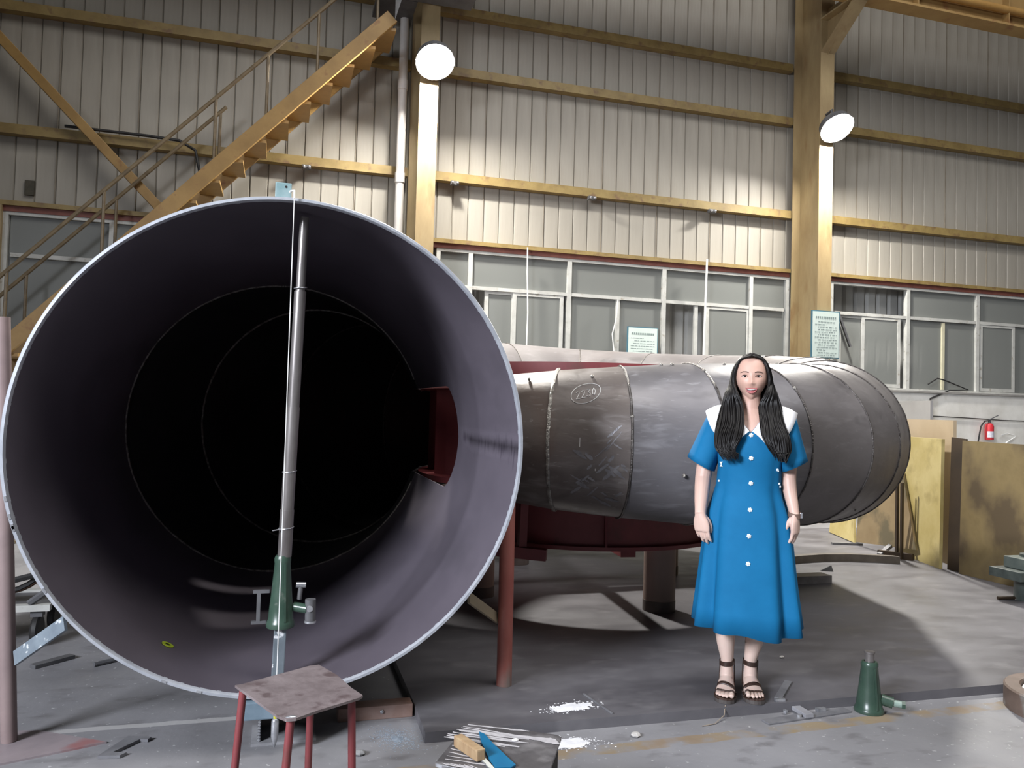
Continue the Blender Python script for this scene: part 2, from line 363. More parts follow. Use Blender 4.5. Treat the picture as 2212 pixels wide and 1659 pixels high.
MB().box(4.20, 4.255, YW+.045, YW+.085, S0, S1-.002).build('mullion', alu, w2)
MB().box(5.35, 5.40, YW+.045, YW+.085, S0, S1-.002).build('mullion', alu, w2)
m3 = [8.86, 10.148, 11.42]
w3 = window(3, 7.50, 12.2, m3, 2.90, [(7.66, 8.10, 0), (8.05, 8.73, 1), (10.20, 10.88, 1)],
       tr_panes([8.83]+m3[1:]+[12.17])+[(8.89, 9.49, S0, S1), (9.54, 10.12, S0, S1), (10.9, 11.39, S0, S1), (11.45, 12.14, S0, S1)])
MB().box(9.49, 9.54, YW+.045, YW+.085, S0, S1-.002).build('mullion', mat('mullion_yellowed', (.50, .47, .33), (.58, .55, .40), scale=5, rough=.5), w3)

# ------------------------------------------------------------------ columns with lamps
def column(x, label):
    t = thing('steel_column', label, 'column', (x, 9.26, 0), 'yellow I-section wall columns')
    MB().box(x-.107, x+.107, 8.98, 8.994, 0, 8).build('front_flange', yellow_c, t)
    MB().box(x-.125, x+.125, 9.52, 9.534, 0, 8).build('rear_flange', yellow_c, t)
    MB().box(x-.005, x+.005, 8.994, 9.52, 0, 8).build('web', yellow_c, t)
    k = MB(); k.prism([(x-.005, 8.98, 6.28), (x-.005, 8.40, 6.76), (x-.005, 8.40, 6.90), (x-.005, 8.98, 6.90)], (.01, 0, 0))
    k.prism([(x-.107, 8.98, 6.30), (x-.107, 8.98, 6.315), (x-.107, 8.36, 6.745), (x-.107, 8.36, 6.73)], (.214, 0, 0))
    k.box(x-.12, x+.12, 8.30, 8.98, 6.74, 6.76)
    k.build('crane_bracket', yellow_c, t)
    return t
c1 = column(COLX[1], 'slim yellow wall column beside the pale drainpipe, behind the open steel pipe')
c2 = column(COLX[2], 'wide yellow wall column behind the woman, with a notice board on its foot and a haunch at its top')

lens_m = bpy.data.materials.new('lamp_lens'); nt_, b_l = nodes(lens_m)
b_l.inputs['Emission Color'].default_value = (1, .965, .90, 1); b_l.inputs['Emission Strength'].default_value = LAMP_STRENGTH; b_l.inputs['Base Color'].default_value = (.8, .8, .8, 1)
def lamp(x, z, dx, label):
    y = 8.75
    t = thing('floodlight', label, 'lamp', (x, 8.98, z), 'white floodlights on the columns')
    tilt = Matrix.Translation((x+dx, y, z)) @ Euler((R(-37), 0, 0)).to_matrix().to_4x4()
    h = MB().lathe([(0, .20), (.10, .20), (.115, .12), (.205, .09), (.222, -.008), (.214, -.008), (.200, .02), (0, .03)], n=28); h.v = [tuple(tilt @ Vector(v)) for v in h.v]
    hs = h.build('housing', dark_steel, t)
    l = MB().lathe([(0, -.040), (.08, -.037), (.15, -.024), (.195, -.008), (.205, .004), (.205, .016), (0, .018)], n=24); l.v = [tuple(tilt @ Vector(v)) for v in l.v]
    l.build('lens', lens_m, t)
    top = tilt @ Vector((0, 0, .2))
    MB().tube([(x, 8.99, top.z+.10), (x+dx*.3, 8.86, top.z+.12), (top.x, top.y, top.z)], .018, 8).build('arm', dark_steel, t)
lamp(1.55, 5.27, .012, 'glaring round floodlight on the slim yellow column left of centre')
lamp(6.93, 5.20, -.01, 'glaring round floodlight on the wide yellow column above the woman')

# crane runway girder on the brackets
cg = thing('crane_girder', 'ochre crane runway girder with stiffeners at the top right corner', 'girder', (9.0, 8.42, 6.76))
crane_y = mat('crane_ochre', (.33, .20, .07), (.40, .26, .10), scale=3, rough=.55, c3=(.26, .12, .05), s3=4, lo3=.58, hi3=.75)
MB().box(-5, 14, 8.30, 8.54, 6.76, 6.79).build('bottom_flange', crane_y, cg)
MB().box(-5, 14, 8.41, 8.43, 6.79, 7.4).build('web', crane_y, cg)
MB().box(-5, 14, 8.27, 8.57, 7.4, 7.43).build('top_flange', crane_y, cg)
for k in range(12):
    xx = -4.2+1.5*k; MB().box(xx-.006, xx+.006, 8.31, 8.41, 6.79, 7.4).build('stiffener', crane_y, cg)
MB().tube([(7.2, 8.33, 6.98), (14, 8.33, 6.98)], .05, 10).build('conductor_pipe', mat('conductor_orange', (.40, .22, .06), (.48, .28, .09), scale=4, rough=.5), cg)

# ------------------------------------------------------------------ stair up the wall
st = thing('crane_stair', 'orange yellow steel stair climbing the wall to the upper left of the pipe', 'stair', (-3.4, 8.95, 0))
a_, b2 = Vector((-4.245, 8.70, .03)), Vector((1.06, 8.70, 5.677))
MB().bar(a_, b2, .05, .15, bev=.004).build('stringer', orange_y, st)
fa, fb = a_+Vector((0, .62, 0)), b2+Vector((0, .62, 0))
MB().bar(fa, fb, .05, .15).build('stringer', orange_y, st)
tr = MB().box(-.12, .12, 8.72, 9.30, -.02, .012).mesh('tread', orange_y)
nst = 24
for k in range(nst):
    p = a_.lerp(b2, (k+.6)/nst); o = bpy.data.objects.new('tread', tr); COL.objects.link(o); o.parent = st
    o.location = Vector((p.x+.02, 0, p.z-.03))-st.location
for yy, offz, ta, tb in ((8.70, .75, -.0, 1.03), (9.32, .82, -.0, .675)):
    dv = Vector((0, yy-8.70, offz))
    MB().tube([a_.lerp(b2, ta)+dv, a_.lerp(b2, tb)+dv], .021, 8).build('handrail', rail_m, st)
    for t_ in (.16, .32, .474, .664, .758, .853, .97):
        if t_ > tb: continue
        p = a_.lerp(b2, t_)+Vector((0, yy-8.70, 0)); MB().tube([p, p+Vector((0, 0, offz))], .016, 6).build('rail_post', rail_m, st)
ld = thing('stair_landing', 'dark grey stair landing bolted to the slim column behind the left floodlight', 'platform', (1.4, 8.9, 5.7))
MB().box(.92, 2.0, 8.40, 8.96, 6.03, 6.09).build('deck_edge', dark_steel, ld)
MB().box(.92, 1.38, 8.97, 9.5, 6.03, 6.09).build('deck_plate', dark_steel, ld)
MB().prism([(1.08, 8.6, 6.03), (1.20, 8.6, 6.03), (1.08, 8.6, 5.60)], (0, .02, 0)).build('gusset', dark_steel, ld)
tag(MB().bar((-3.7, 9.42, 5.93), (-1.27, 9.42, 3.44), .10, .10, upv=(0, 1, 0), bev=.006).build('diagonal_brace', orange_y), 'rusty orange diagonal wall brace running down from the upper left corner', 'brace')
tag(MB().box(-2.96, -2.86, YW-.03, YW+.1, 0, 3.40).build('window_post', yellow_c), 'yellow post beside the leftmost window at the left edge', 'post')

# pipes, cables and small fittings on the wall
dp = thing('drainpipe', 'pale plastic drainpipe running down beside the slim yellow column', 'pipe', (1.30, 9.42, 0))
MB().tube([(1.30, 9.42, 1.9), (1.30, 9.42, 8)], .052, 14).build('pipe', pvc, dp)
for zz in (2.6, 4.05, 5.17): MB().tube([(1.30, 9.42, zz), (1.30, 9.42, zz+.12)], .060, 14).build('coupling', pvc, dp)
tag(MB().tube([(2.93, 9.46, 3.42), (2.935, 9.46, 3.1), (2.955, 9.46, 2.6), (2.95, 9.46, 2.1), (2.97, 9.46, 1.83)], .009, 6).build('hanging_cable', white_wire), 'thin white cable hanging down the middle window near its left end', 'cable')
tag(MB().tube([(5.44, 9.44, 3.47), (5.42, 9.44, 2.6), (5.405, 9.44, 1.6)], .014, 8).build('conduit', white_wire), 'thin white conduit pole standing in front of the middle window left of the woman', 'conduit')
tag(MB().tube([(4.19, 9.50, 2.85), (4.17, 9.50, 2.6), (4.12, 9.50, 2.4), (4.17, 9.50, 2.0), (4.15, 9.5, 1.83)], .008, 6).build('loose_cable', white_wire), 'short slack white cable left of the notice in the middle window', 'cable')
tag(MB().tube([(-2.3, 9.5, 4.30), (-1.5, 9.48, 4.29), (-1.15, 9.46, 4.27), (-.98, 9.46, 4.18), (-.93, 9.46, 3.95), (-.93, 9.46, 3.6)], .017, 7).build('black_cable', black_m), 'thick black cable bent over a wall rail beside the stair', 'cable')
tag(MB().box(-2.69, -2.60, 9.63, 9.66, 3.55, 3.71).build('wall_vent', mat('vent_dark', (.05, .045, .03), (.08, .07, .05), scale=20, rough=.7)), 'small dark square plate on the sheet wall above the leftmost window', 'plate')
tag(MB().tube([(9.16, 9.5, 1.93), (9.32, 9.49, 2.02), (9.45, 9.5, 2.0), (9.9, 9.5, 1.87), (9.55, 9.5, 1.85), (9.2, 9.5, 1.72), (9.19, 9.5, 1.60), (9.24, 9.5, 1.45)], .010, 6).build('wall_cable', black_m), 'tangle of dark cable on the white wall left of the fire extinguisher', 'cable')
tag(MB().tube([(9.0, 9.505, 1.47), (9.9, 9.505, 1.45), (10.6, 9.505, 1.43), (12.2, 9.505, 1.42)], .007, 5).build('long_wall_cable', black_m), 'thin dark cable running level along the white wall above the fire extinguisher', 'cable')
hk = ['leftmost small clamp under the lowest wall rail, above the open pipe', 'small clamp under the lowest wall rail just right of the slim column', 'small clamp under the lowest wall rail midway between the two columns', 'small clamp under the lowest wall rail just left of the wide column']
for (xx, lb) in zip((.223, 1.989, 3.801, 5.549), hk):
    t = thing('rail_clamp', lb, 'clamp', (xx, 9.50, 4.15), 'small clamps under the lowest wall rail')
    MB().box(xx-.05, xx+.05, 9.50, 9.56, 4.125, 4.17).build('clamp_body', dark_steel, t)
    for s in (-.03, .03): MB().ball((xx+s, 9.485, 4.145), .017, u=10, v=6).build('bolt_head', bright_steel, t)

# notice boards (print too small to read: rows of short marks)
paper = mat('notice_paper', (.55, .64, .59), (.62, .70, .65), scale=2, rough=.5)
board_blue = mat('board_frame_blue', (.05, .14, .19), (.08, .18, .23), scale=5, rough=.5)
ink = mat('print_grey', (.20, .25, .24), rough=.7)
def board(x0, x1, z0, z1, y, label, lines, thick=.02):
    t = thing('notice_board', label, 'notice', ((x0+x1)/2, y, z0), 'blue framed notice boards')
    MB().box(x0, x1, y, y+thick, z0, z1).build('board_frame', board_blue, t)
    MB().box(x0+.014, x1-.014, y-.003, y, z0+.014, z1-.014).build('paper', paper, t)
    rr = random.Random(int(x0*100)); pm = MB(); wd = x1-x0
    n = 11
    for k in range(n):
        cx = x0+wd*(.16+.68*k/(n-1)); pm.box(cx-.011, cx+.009, y-.0045, y-.003, z1-.105, z1-.078); 
    zz = z1-.15
    for q in range(lines):
        x = x0+.05+rr.choice((0, .03, .05)); xe = x1-.05-rr.choice((0, 0, .03, .16))
        while x < xe:
            l = rr.uniform(.012, .05); pm.box(x, min(x+l, xe), y-.0045, y-.003, zz-.0035, zz+.0035); x += l+rr.uniform(.006, .02)
        zz -= .034
    pm.build('printed_text', ink, t)['kind'] = 'stuff'
board(4.334, 4.774, 1.93, 2.515, 9.50, 'blue framed paper notice standing in the middle window', 11)
board(6.73, 7.168, 2.183, 2.815, 8.955, 'blue framed paper notice fixed to the wide yellow column', 17)
tag(MB().bar((7.62, 9.552, 2.90), (7.83, 9.552, 2.42), .03, .03).build('leaning_strip', dark_steel), 'thin dark strip hanging slanted right of the column notice', 'strip')

# fire extinguisher on the wall
fe = thing('fire_extinguisher', 'small red fire extinguisher hung on the white wall above the stacked plates', 'extinguisher', (10.24, 9.44, 1.14))
ex_red = mat('extinguisher_red', (.52, .030, .04), (.58, .04, .05), scale=5, rough=.35)
MB().lathe([(0, 0), (.055, 0), (.062, .01), (.062, .20), (.05, .235), (.022, .25), (0, .25)], (10.24, 9.44, 1.13), 20).build('cylinder', ex_red, fe)
MB().lathe([(.0625, .04), (.0635, .04), (.0635, .13), (.0625, .13)], (10.24, 9.44, 1.13), 20, a0=R(200), a1=R(320)).build('sticker', mat('sticker_pale', (.45, .45, .55), (.7, .68, .7), scale=30, rough=.5), fe)
MB().lathe([(0, 0), (.02, 0), (.02, .05), (0, .05)], (10.24, 9.44, 1.38), 12).build('valve', dark_steel, fe)
MB().bar((10.22, 9.43, 1.43), (10.36, 9.40, 1.50), .018, .012).build('handle', dark_steel, fe)
MB().tube([(10.23, 9.43, 1.42), (10.13, 9.42, 1.41), (10.06, 9.42, 1.33), (10.03, 9.42, 1.2), (10.02, 9.43, 1.1)], .011, 7).build('hose', black_m, fe)
tag(MB().tube([(10.50, 9.47, 1.20), (10.60, 9.46, 1.235), (10.78, 9.46, 1.20), (10.6, 9.46, 1.10), (10.52, 9.46, 1.02)], .010, 6).build('white_wall_hook', white_wire), 'bent white hook on the wall right of the fire extinguisher', 'hook')

# ================================================================== STEEL PLATE UNDER EVERYTHING
sp = thing('base_plate', 'huge thick dark steel plate on the floor under the woman and the spiral casing', 'plate', (5, 5.6, 0))
MB().prism([(.632, 3.283, 0), (3.62, 3.245, 0), (9.2, 3.10, 0), (9.2, 8.3, 0), (.66, 8.3, 0), (.640, 3.60, 0)], (0, 0, ZP)).build('plate_slab', plate_m, sp)

# ================================================================== SPIRAL CASING
XC, YC, ZC, RS, BH = 2.30, 5.839, 1.215, 1.269, .306
XP, YR, RP = .0315, 3.322, 1.0035
PH = [0, 90, 180, 225, 270, 310, 330]; RK = [.9954, .847, .696, .532, .469, .384, .314]
def interp(x, xs, ys):
    for i in range(len(xs)-1):
        if x <= xs[i+1]: return ys[i]+(ys[i+1]-ys[i])*(x-xs[i])/(xs[i+1]-xs[i])
    return ys[-1]
def ring_at(ph, dr=0.0, n=44, gap=True):
    """points of one C-shaped section of the spiral; the gap faces the stay ring"""
    r = interp(ph, PH, RK); rho = RS+math.sqrt(max(r*r-BH*BH, .0004))
    if ph < 8: rho += (XC-XP-rho)*(1-ph/8)
    tg = PI-math.asin(min(.98, BH/r)); p = R(ph); out = []
    for k in range(n+1):
        t = -tg+2*tg*k/n; q = rho+(r+dr)*math.cos(t)
        out.append(Vector((XC-q*math.cos(p), YC+q*math.sin(p), ZC+(r+dr)*math.sin(t))))
    return out
def shell(rings_out, rings_in):
    """closed thick shell between matching open rings"""
    m = MB(); n = len(rings_out[0]); K = len(rings_out); vs = []
    for r in rings_out: vs += r
    for r in rings_in: vs += r
    B = K*n; fs = []
    for i in range(K-1):
        for k in range(n-1):
            fs.append((i*n+k, i*n+k+1, (i+1)*n+k+1, (i+1)*n+k)); fs.append((B+i*n+k, B+(i+1)*n+k, B+(i+1)*n+k+1, B+i*n+k+1))
        for k in (0, n-1): fs.append((i*n+k, (i+1)*n+k, B+(i+1)*n+k, B+i*n+k))
    for i in (0, K-1):
        for k in range(n-1): fs.append((i*n+k, i*n+k+1, B+i*n+k+1, B+i*n+k))
    return m.add(vs, fs, True)
sc = thing('spiral_casing', 'huge steel spiral casing: open round inlet pipe at left curling into a tapering scroll', 'casing', (XC, YC, ZP))
edges = [0, 22, 44, 66, 88, 110, 132, 153, 174, 192, 209, 224.5, 239.5, 255, 270, 284, 297, 312]
seg_m = {15: steel_brown, 16: steel_brown, 14: steel_grey, 13: steel_grey}
TH = .016
def wob(pts, amp, f):
    return [p+Vector((noise.noise(p*f), noise.noise(p*f+Vector((9, 0, 0))), noise.noise(p*f+Vector((0, 9, 0)))))*amp for p in pts]
for i in range(len(edges)-1):
    a, b = edges[i], edges[i+1]
    mids = [a, b]
    ro = [ring_at(a), ring_at(b)]; ri = [ring_at(a, -TH), ring_at(b, -TH)]
    # straight rolled segment between two mitred seams: interpolate linearly so the facet stays flat
    K = 5; RO = [[ro[0][k].lerp(ro[1][k], j/K) for k in range(len(ro[0]))] for j in range(K+1)]; RI = [[ri[0][k].lerp(ri[1][k], j/K) for k in range(len(ri[0]))] for j in range(K+1)]
    o = shell(RO, RI).build('shell_segment', [seg_m.get(i, steel_plain), scale_shaded], sc, sharp=35)
    r_m = (interp(a, PH, RK)+interp(b, PH, RK))/2; rho_m = RS+math.sqrt(r_m*r_m-BH*BH)
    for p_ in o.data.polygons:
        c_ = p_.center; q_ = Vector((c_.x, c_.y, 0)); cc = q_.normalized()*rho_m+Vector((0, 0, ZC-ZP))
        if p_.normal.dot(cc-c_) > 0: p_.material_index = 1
    if i > 0:
        big = .0105 if i == 16 else (.007 if i in (15, 14) else .006)
        MB().tube(wob(ring_at(a, big*.25, 90), .003, 30), big, 6, False).build('weld_seam', weld_m if i == 16 else weld_d, sc)
        MB().tube(wob(ring_at(a, -TH-.002, 90), .004, 26), .011 if i < 4 else .006, 6, False).build('weld_seam', weld_m if i == 1 else weld_d, sc)
for dz_ in (-1, 1):  # hidden plates added to stop lamp light between scroll tail and pipe
    MB().prism([(.975, 4.40, ZC+dz_*.335-.008), (1.10, 4.48, ZC+dz_*.335-.008), (1.50, 4.86, ZC+dz_*.335-.008), (1.12, 5.20, ZC+dz_*.335-.008), (.975, 5.0, ZC+dz_*.335-.008)], (0, 0, .016)).build('light_stop_plate', steel_brown, sc)
# straight inlet pipe; from y = 4.53 its right wall is cut open to the stay ring
def pipe_ring(y, dr, n=88):
    g = 0 if y < 4.535 else math.asin(BH)*min(1, math.sqrt(max(0, 1-(1-min(1, (y-4.535)/.16))**2)))
    rp = RP if y < 5.72 else RP-(RP-.9954)*(y-5.72)/(YC-5.72)
    return [Vector((XP+(rp+dr)*math.cos(g+(TAU-2*g)*k/n), y, ZC+(rp+dr)*math.sin(g+(TAU-2*g)*k/n))) for k in range(n+1)]
ys1 = [YR+.012, 3.6, 3.9, 4.2, 4.534, 4.536, 4.545, 4.56, 4.585, 4.62, 4.66, 4.70, 5.0, 5.3, 5.717]
inlet = shell([pipe_ring(y, 0) for y in ys1], [pipe_ring(y, -.020) for y in ys1]).build('inlet_pipe', [pipe_in, steel_plain], sc, sharp=35)
me = inlet.data
for p in me.polygons:
    c = p.center+Vector((XC, YC, ZP)); 
    if math.hypot(c.x-XP, c.z-ZC) > RP-.006: p.material_index = 1
shell([pipe_ring(y, 0) for y in (5.723, YC)], [pipe_ring(y, -.020) for y in (5.723, YC)]).build('inlet_ring', scale_shaded, sc, sharp=35)
MB().tube(wob([Vector((XP+(RP-.022)*math.cos(R(22+316*k/150)), 5.72, ZC+(RP-.022)*math.sin(R(22+316*k/150)))) for k in range(151)], .003, 24), .007, 6, False).build('weld_seam', weld_m, sc)
# bevelled, bright cut edge of the inlet
MB().lathe([(RP-.020, .012), (RP-.0135, -.001), (RP-.003, .0), (RP+.001, .010), (RP+.001, .018), (RP-.020, .018), (RP-.020, .012)], (XP, YR, ZC), 128, 'Y').build('rim', rim_m, sc)
tg_ = MB()
for k in range(11):
    a = R(random.uniform(185, 372)); tg_.box(-.010, .010, -.003, .004, -.004, .004, Matrix.Translation((XP+(RP-.009)*math.cos(a), YR-.001, ZC+(RP-.009)*math.sin(a))) @ Euler((0, -a+PI/2, 0)).to_matrix().to_4x4())
tg_.build('weld_scars', bright_steel, sc)['kind'] = 'stuff'
# greenish grey smears of wiped primer on the inner right wall near the rim
# stay ring with vanes
sr = MB()
sr.lathe([(.93, BH), (RS+.005, BH), (RS+.005, BH+.04), (1.20, BH+.04), (1.20, .485), (.80, .485), (.80, .465), (1.17, .465), (1.17, BH+.05), (.93, BH+.05), (.93, BH)], (XC, YC, ZC), 72).build('upper_ring', red_p, sc)
MB().lathe([(.93, -BH), (.93, -BH-.05), (1.02, -BH-.05), (1.02, -.70), (.96, -.70), (.96, -.725), (1.10, -.725), (1.10, -.70), (1.05, -.70), (1.05, -BH-.045), (RS+.005, -BH-.04), (RS+.005, -BH), (.93, -BH)], (XC, YC, ZC), 72).build('lower_ring', red_p, sc)
vane = MB(); up_, lo_ = [], []
pv = [(-.015, 0), (.0, .02), (.08, .042), (.18, .038), (.28, .015), (.33, 0), (.28, -.012), (.18, -.004), (.08, -.008)]
vane.prism([(x, y, -BH+.001) for x, y in pv], (0, 0, 2*BH-.002)); vm = vane.mesh('stay_vane', red_p)
for k in range(14):
    a = R(8+360/14*k); o = bpy.data.objects.new('stay_vane', vm); COL.objects.link(o); o.parent = sc
    o.location = Vector((XC+1.20*math.cos(a), YC+1.20*math.sin(a), ZC))-sc.location; o.rotation_euler = (0, 0, a+R(128))
for k in range(8):
    a = R(-103+45*k); g = MB(); ca, sa = math.cos(a), math.sin(a); pt = lambda r, z: Vector((XC+r*ca, YC+r*sa, ZC+z))
    g.prism([pt(1.05, -.35), pt(1.05, -.70), pt(1.10, -.70)], (-sa*.014, ca*.014, 0)); g.build('gusset', red_p, sc)
# cross braces across the lower ring, and the tube columns carrying it
MB().bar((XC-1.0, YC-.02, ZC-.735), (XC+1.0, YC+.05, ZC-.735), .10, .06).build('cross_beam', red_p, sc)
MB().bar((XC-.05, YC-1.0, ZC-.755), (XC+.15, YC+1.0, ZC-.755), .10, .05).build('cross_beam', red_p, sc)
MB().bar((1.16, 5.02, .50), (1.66, 4.78, .475), .07, .07).build('stub_beam', red_p, sc)
MB().bar((1.52, 4.86, .52), (1.53, 4.87, .86), .05, .05, upv=(0, 1, 0)).build('stub_post', red_p, sc)
for k in range(4):
    a = R(-74+90*k); x, y = XC+.90*math.cos(a), YC+.90*math.sin(a)
    cl = MB().lathe([(0, 0), (.108, 0), (.108, .49-ZP), (0, .49-ZP)], (x, y, ZP), 28).build('support_column', col_rust, sc)
    MB().lathe([(.1085, .001), (.1105, .001), (.1105, .075), (.1085, .075)], (x, y, ZP), 28).build('base_band', mat('band_dark', (.07, .055, .05), (.10, .08, .075), scale=8, rough=.6), cl)
# tack blobs, lifting lug and drilled lug along seams
lug = MB()
for ph, t in ((297, 1.15), (284, 1.25), (284, .35), (284, .15), (284, .05), (276, 1.45), (274, 1.42), (290, 1.05), (270, 1.35), (270, 1.1), (255, 1.45), (255, .75), (263, 1.4), (250, 1.5), (246, 1.55), (240, 1.3), (276, -.35), (232, -.9), (302, 1.05)):
    r = interp(ph, PH, RK); rho = RS+math.sqrt(r*r-BH*BH); q = rho+r*math.cos(t); p = R(ph)
    lug.ball((XC-q*math.cos(p), YC+q*math.sin(p), ZC+r*math.sin(t)), random.uniform(.007, .012), u=8, v=5)
lug.build('tack_weld', weld_m, sc)['kind'] = 'stuff'
# chalk mark 2230 in an oval, drawn on the third segment from the tail
chalk = mat('chalk_white', (.88, .87, .86), rough=.95, spec=.1)
def on_scroll(u, v, lift=.002):
    """u along the scroll in degrees from seam 297 towards 284, v angle up the section"""
    a, b = 297, 284; f = (a-u)/(a-b); r0, r1 = interp(a, PH, RK), interp(b, PH, RK)
    def P(ph, r): 
        rho = RS+math.sqrt(r*r-BH*BH); q = rho+(r+lift)*math.cos(v); p = R(ph); return Vector((XC-q*math.cos(p), YC+q*math.sin(p), ZC+(r+lift)*math.sin(v)))
    return P(a, r0).lerp(P(b, r1), f)
U0, V0, DU, DV = 291.2, .70, 2.45, .165
MB().tube([on_scroll(U0-DU*math.cos(t)-.0, V0+DV*math.sin(t)+.05*math.cos(t)) for t in [TAU*k/36 for k in range(37)]], .0019, 4, False).build('chalk_oval', chalk, sc)
dig = {'2': [(0, .8), (.25, 1), (.6, .95), (.65, .65), (.1, .05), (.0, 0), (.9, .05)], '3': [(.0, .95), (.75, 1), (.3, .58), (.75, .45), (.7, .08), (.35, .0), (.0, .1)], '0': [(.35, 1), (.05, .6), (.15, .1), (.5, .05), (.75, .6), (.35, 1)]}
for i, ch in enumerate('2230'):
    MB().tube([on_scroll(U0+DU*.66-DU*.36*i-x*DU*.30, V0-DV*.45+y*DV*.75+.03*(i-1.5)*.7) for x, y in dig[ch]], .0021, 4, False).build('chalk_digit', chalk, sc)
for (u, v, du, dv) in ((289.5, -.35, .05, .5), (292, -.05, -.02, .12)):
    MB().tube([on_scroll(u, v), on_scroll(u+du, v+dv)], .0012, 4, False).build('chalk_line', chalk, sc)
# ground streaks, slightly proud strips of grinding marks on that segment
grind = MB(); rg = random.Random(3)
for k in range(34):
    u = rg.uniform(285.2, 293.5); v = rg.uniform(-.85, .12); du = rg.uniform(.6, 2.4); sl = rg.choice((.05, .05, -.10, -.07, .02)); wv = rg.uniform(.018, .06)
    K = 6; p, q = [], []
    for t in range(K+1):
        f = t/K; uu = max(284.5, u-du*f); vv = v-sl*du*f+rg.uniform(-.006, .006); ww = wv*(.3+.9*math.sin(PI*(.08+.84*f)))*rg.uniform(.7, 1.2)
        p.append(on_scroll(uu, vv-ww/2, .0010+.00002*k)); q.append(on_scroll(uu, vv+ww/2, .0010+.00002*k))
    n = K+1; grind.add(p+q, [(i, i+1, n+i+1, n+i) for i in range(K)])
grind.build('ground_patch', mat('ground_steel', (.16, .155, .165), (.27, .265, .275), scale=14, rough=.34, metal=.4), sc)['kind'] = 'stuff'

# ------------------------------------------------------------------ legs and blocks around the inlet
l1 = thing('support_leg', 'grey primered steel tube leg with triangular foot at the left edge', 'leg', (-1.055, 3.62, 0))
MB().tube([(-.980, 3.647, .008), (-1.030, 3.652, .86), (-1.079, 3.657, 1.70)], .0295, 20).build('tube', tube_pink, l1)
MB().prism([(-1.30, 3.50, 0), (-.98, 3.42, 0), (-.61, 3.56, 0), (-.90, 3.74, 0), (-1.28, 3.80, 0)], (0, 0, .008)).build('foot_plate', mat('foot_pinkish', (.22, .19, .20), (.30, .25, .26), scale=5, rough=.5, c3=(.30, .14, .14), s3=4, lo3=.6, hi3=.7), l1)
MB().bar((-.962, 3.61, .345), (-.755, 3.45, .515), .012, .058, upv=(0, .3, 1)).build('brace', blue_prim, l1)
l2 = thing('support_leg', 'rusty red tube leg under the right side of the open pipe', 'leg', (1.105, 3.78, ZP))
MB().tube([(1.104, 3.76, ZP), (1.105, 3.78, 1.0), (1.107, 3.79, 1.2)], .037, 18).build('tube', rust_tube, l2)
MB().bar((1.07, 3.79, .36), (.86, 3.53, .53), .012, .050, upv=(0, .3, 1)).build('brace', mat('brace_ochre', (.17, .14, .10), (.22, .18, .12), scale=6, rough=.5), l2)

def drilled_block(label, c, s, m):
    t = thing('steel_block', label, 'block', c)
    x, y, z = c; b = MB(); b.box(x-s[0]/2, x+s[0]/2, y-s[1]/2, y+s[1]/2, z, z+s[2], bev=.004); b.build('block_body', m, t)
    b = MB(); b.lathe([(0, -.001), (.005, -.001), (.005, .004), (0, .004)], (x+.01, y-s[1]/2, z+s[2]*.72), 12, 'Y'); b.build('drill_hole', black_m, t)
    return t
drilled_block('small teal drilled steel block standing on top of the pipe rim', (-.008, 3.37, ZC+RP-.002), (.064, .07, .062), teal)
t = thing('steel_block', 'blue grey steel block under the bottom of the pipe rim', 'block', (-.01, 3.37, .142))
MB().box(-.085, .115, 3.30, 3.46, .142, ZC-RP-.0005, bev=.005).build('block_body', mat('block_bluegrey', (.11, .16, .20), (.17, .23, .28), scale=9, rough=.45), t)
t = thing('channel_stand', 'short steel channel standing on edge under the pipe rim behind the stool', 'channel', (.09, 3.45, 0))
MB().box(-.03, -.018, 3.42, 3.60, .012, .128).build('side_plate', dark_steel, t); MB().box(.168, .18, 3.36, 3.60, .012, .128).build('side_plate', dark_steel, t)
MB().box(-.018, .168, 3.58, 3.592, .012, .128).build('back_plate', mat('channel_back', (.20, .19, .18), (.28, .25, .23), scale=6, rough=.5), t)
MB().box(-.055, .20, 3.40, 3.60, 0, .012).build('bottom_plate', mat('channel_base', (.20, .20, .21), (.3, .3, .31), scale=8, rough=.5), t)
MB().box(-.03, .18, 3.44, 3.60, .128, .142).build('top_strip', dark_steel, t)
ed_ = MB()
for k in range(7): ed_.ball((-.024, 3.419, .018+.012*k), .0065, u=6, v=4); ed_.ball((.174, 3.359, .022+.014*k), .0065, u=6, v=4)
ed_.build('torch_cut_edge', bright_steel, t)
tag(MB().box(.30, .628, 3.575, 3.66, 0, .058, bev=.003).build('flat_bar', mat('bar_rust', (.22, .13, .10), (.30, .21, .18), scale=7, rough=.6, c3=(.36, .17, .10), s3=6, lo3=.58, hi3=.68)), 'rusty flat steel bar lying between the stool and the plate corner', 'bar')
tag(MB().ball((.49, 3.57, .035), .009, (1, .6, 1), 10, 6).build('weld_blob', bright_steel), 'bright weld blob on the rusty flat bar', 'blob')

# plumb line hung from the rim
pl = thing('plumb_line', 'thin white plumb line hanging in front of the open pipe with a steel bob', 'plumb line', (.035, 3.305, .12))
hookp = [(.012, 3.36, ZC+RP+.006), (.02, 3.33, ZC+RP+.026), (.034, 3.305, ZC+RP+.024), (.035, 3.302, ZC+RP-.01)]
MB().tube(hookp, .004, 6).build('hook', white_wire, pl)
MB().tube([(.035, 3.303, ZC+RP-.005), (.035, 3.303, .155)], .0021, 6).build('string', white_wire, pl)
MB().lathe([(0, .115), (.006, .115), (.013, .108), (.0145, .10), (.0145, .045), (.004, .004), (0, 0)], (.035, 3.303, .03), 16).build('bob', bright_steel, pl)
MB().lathe([(0, 0), (.008, 0), (.008, .012), (0, .012)], (.035, 3.303, .144), 12).build('bob_cap', mat('cap_yellow', (.5, .45, .03), rough=.4), pl)

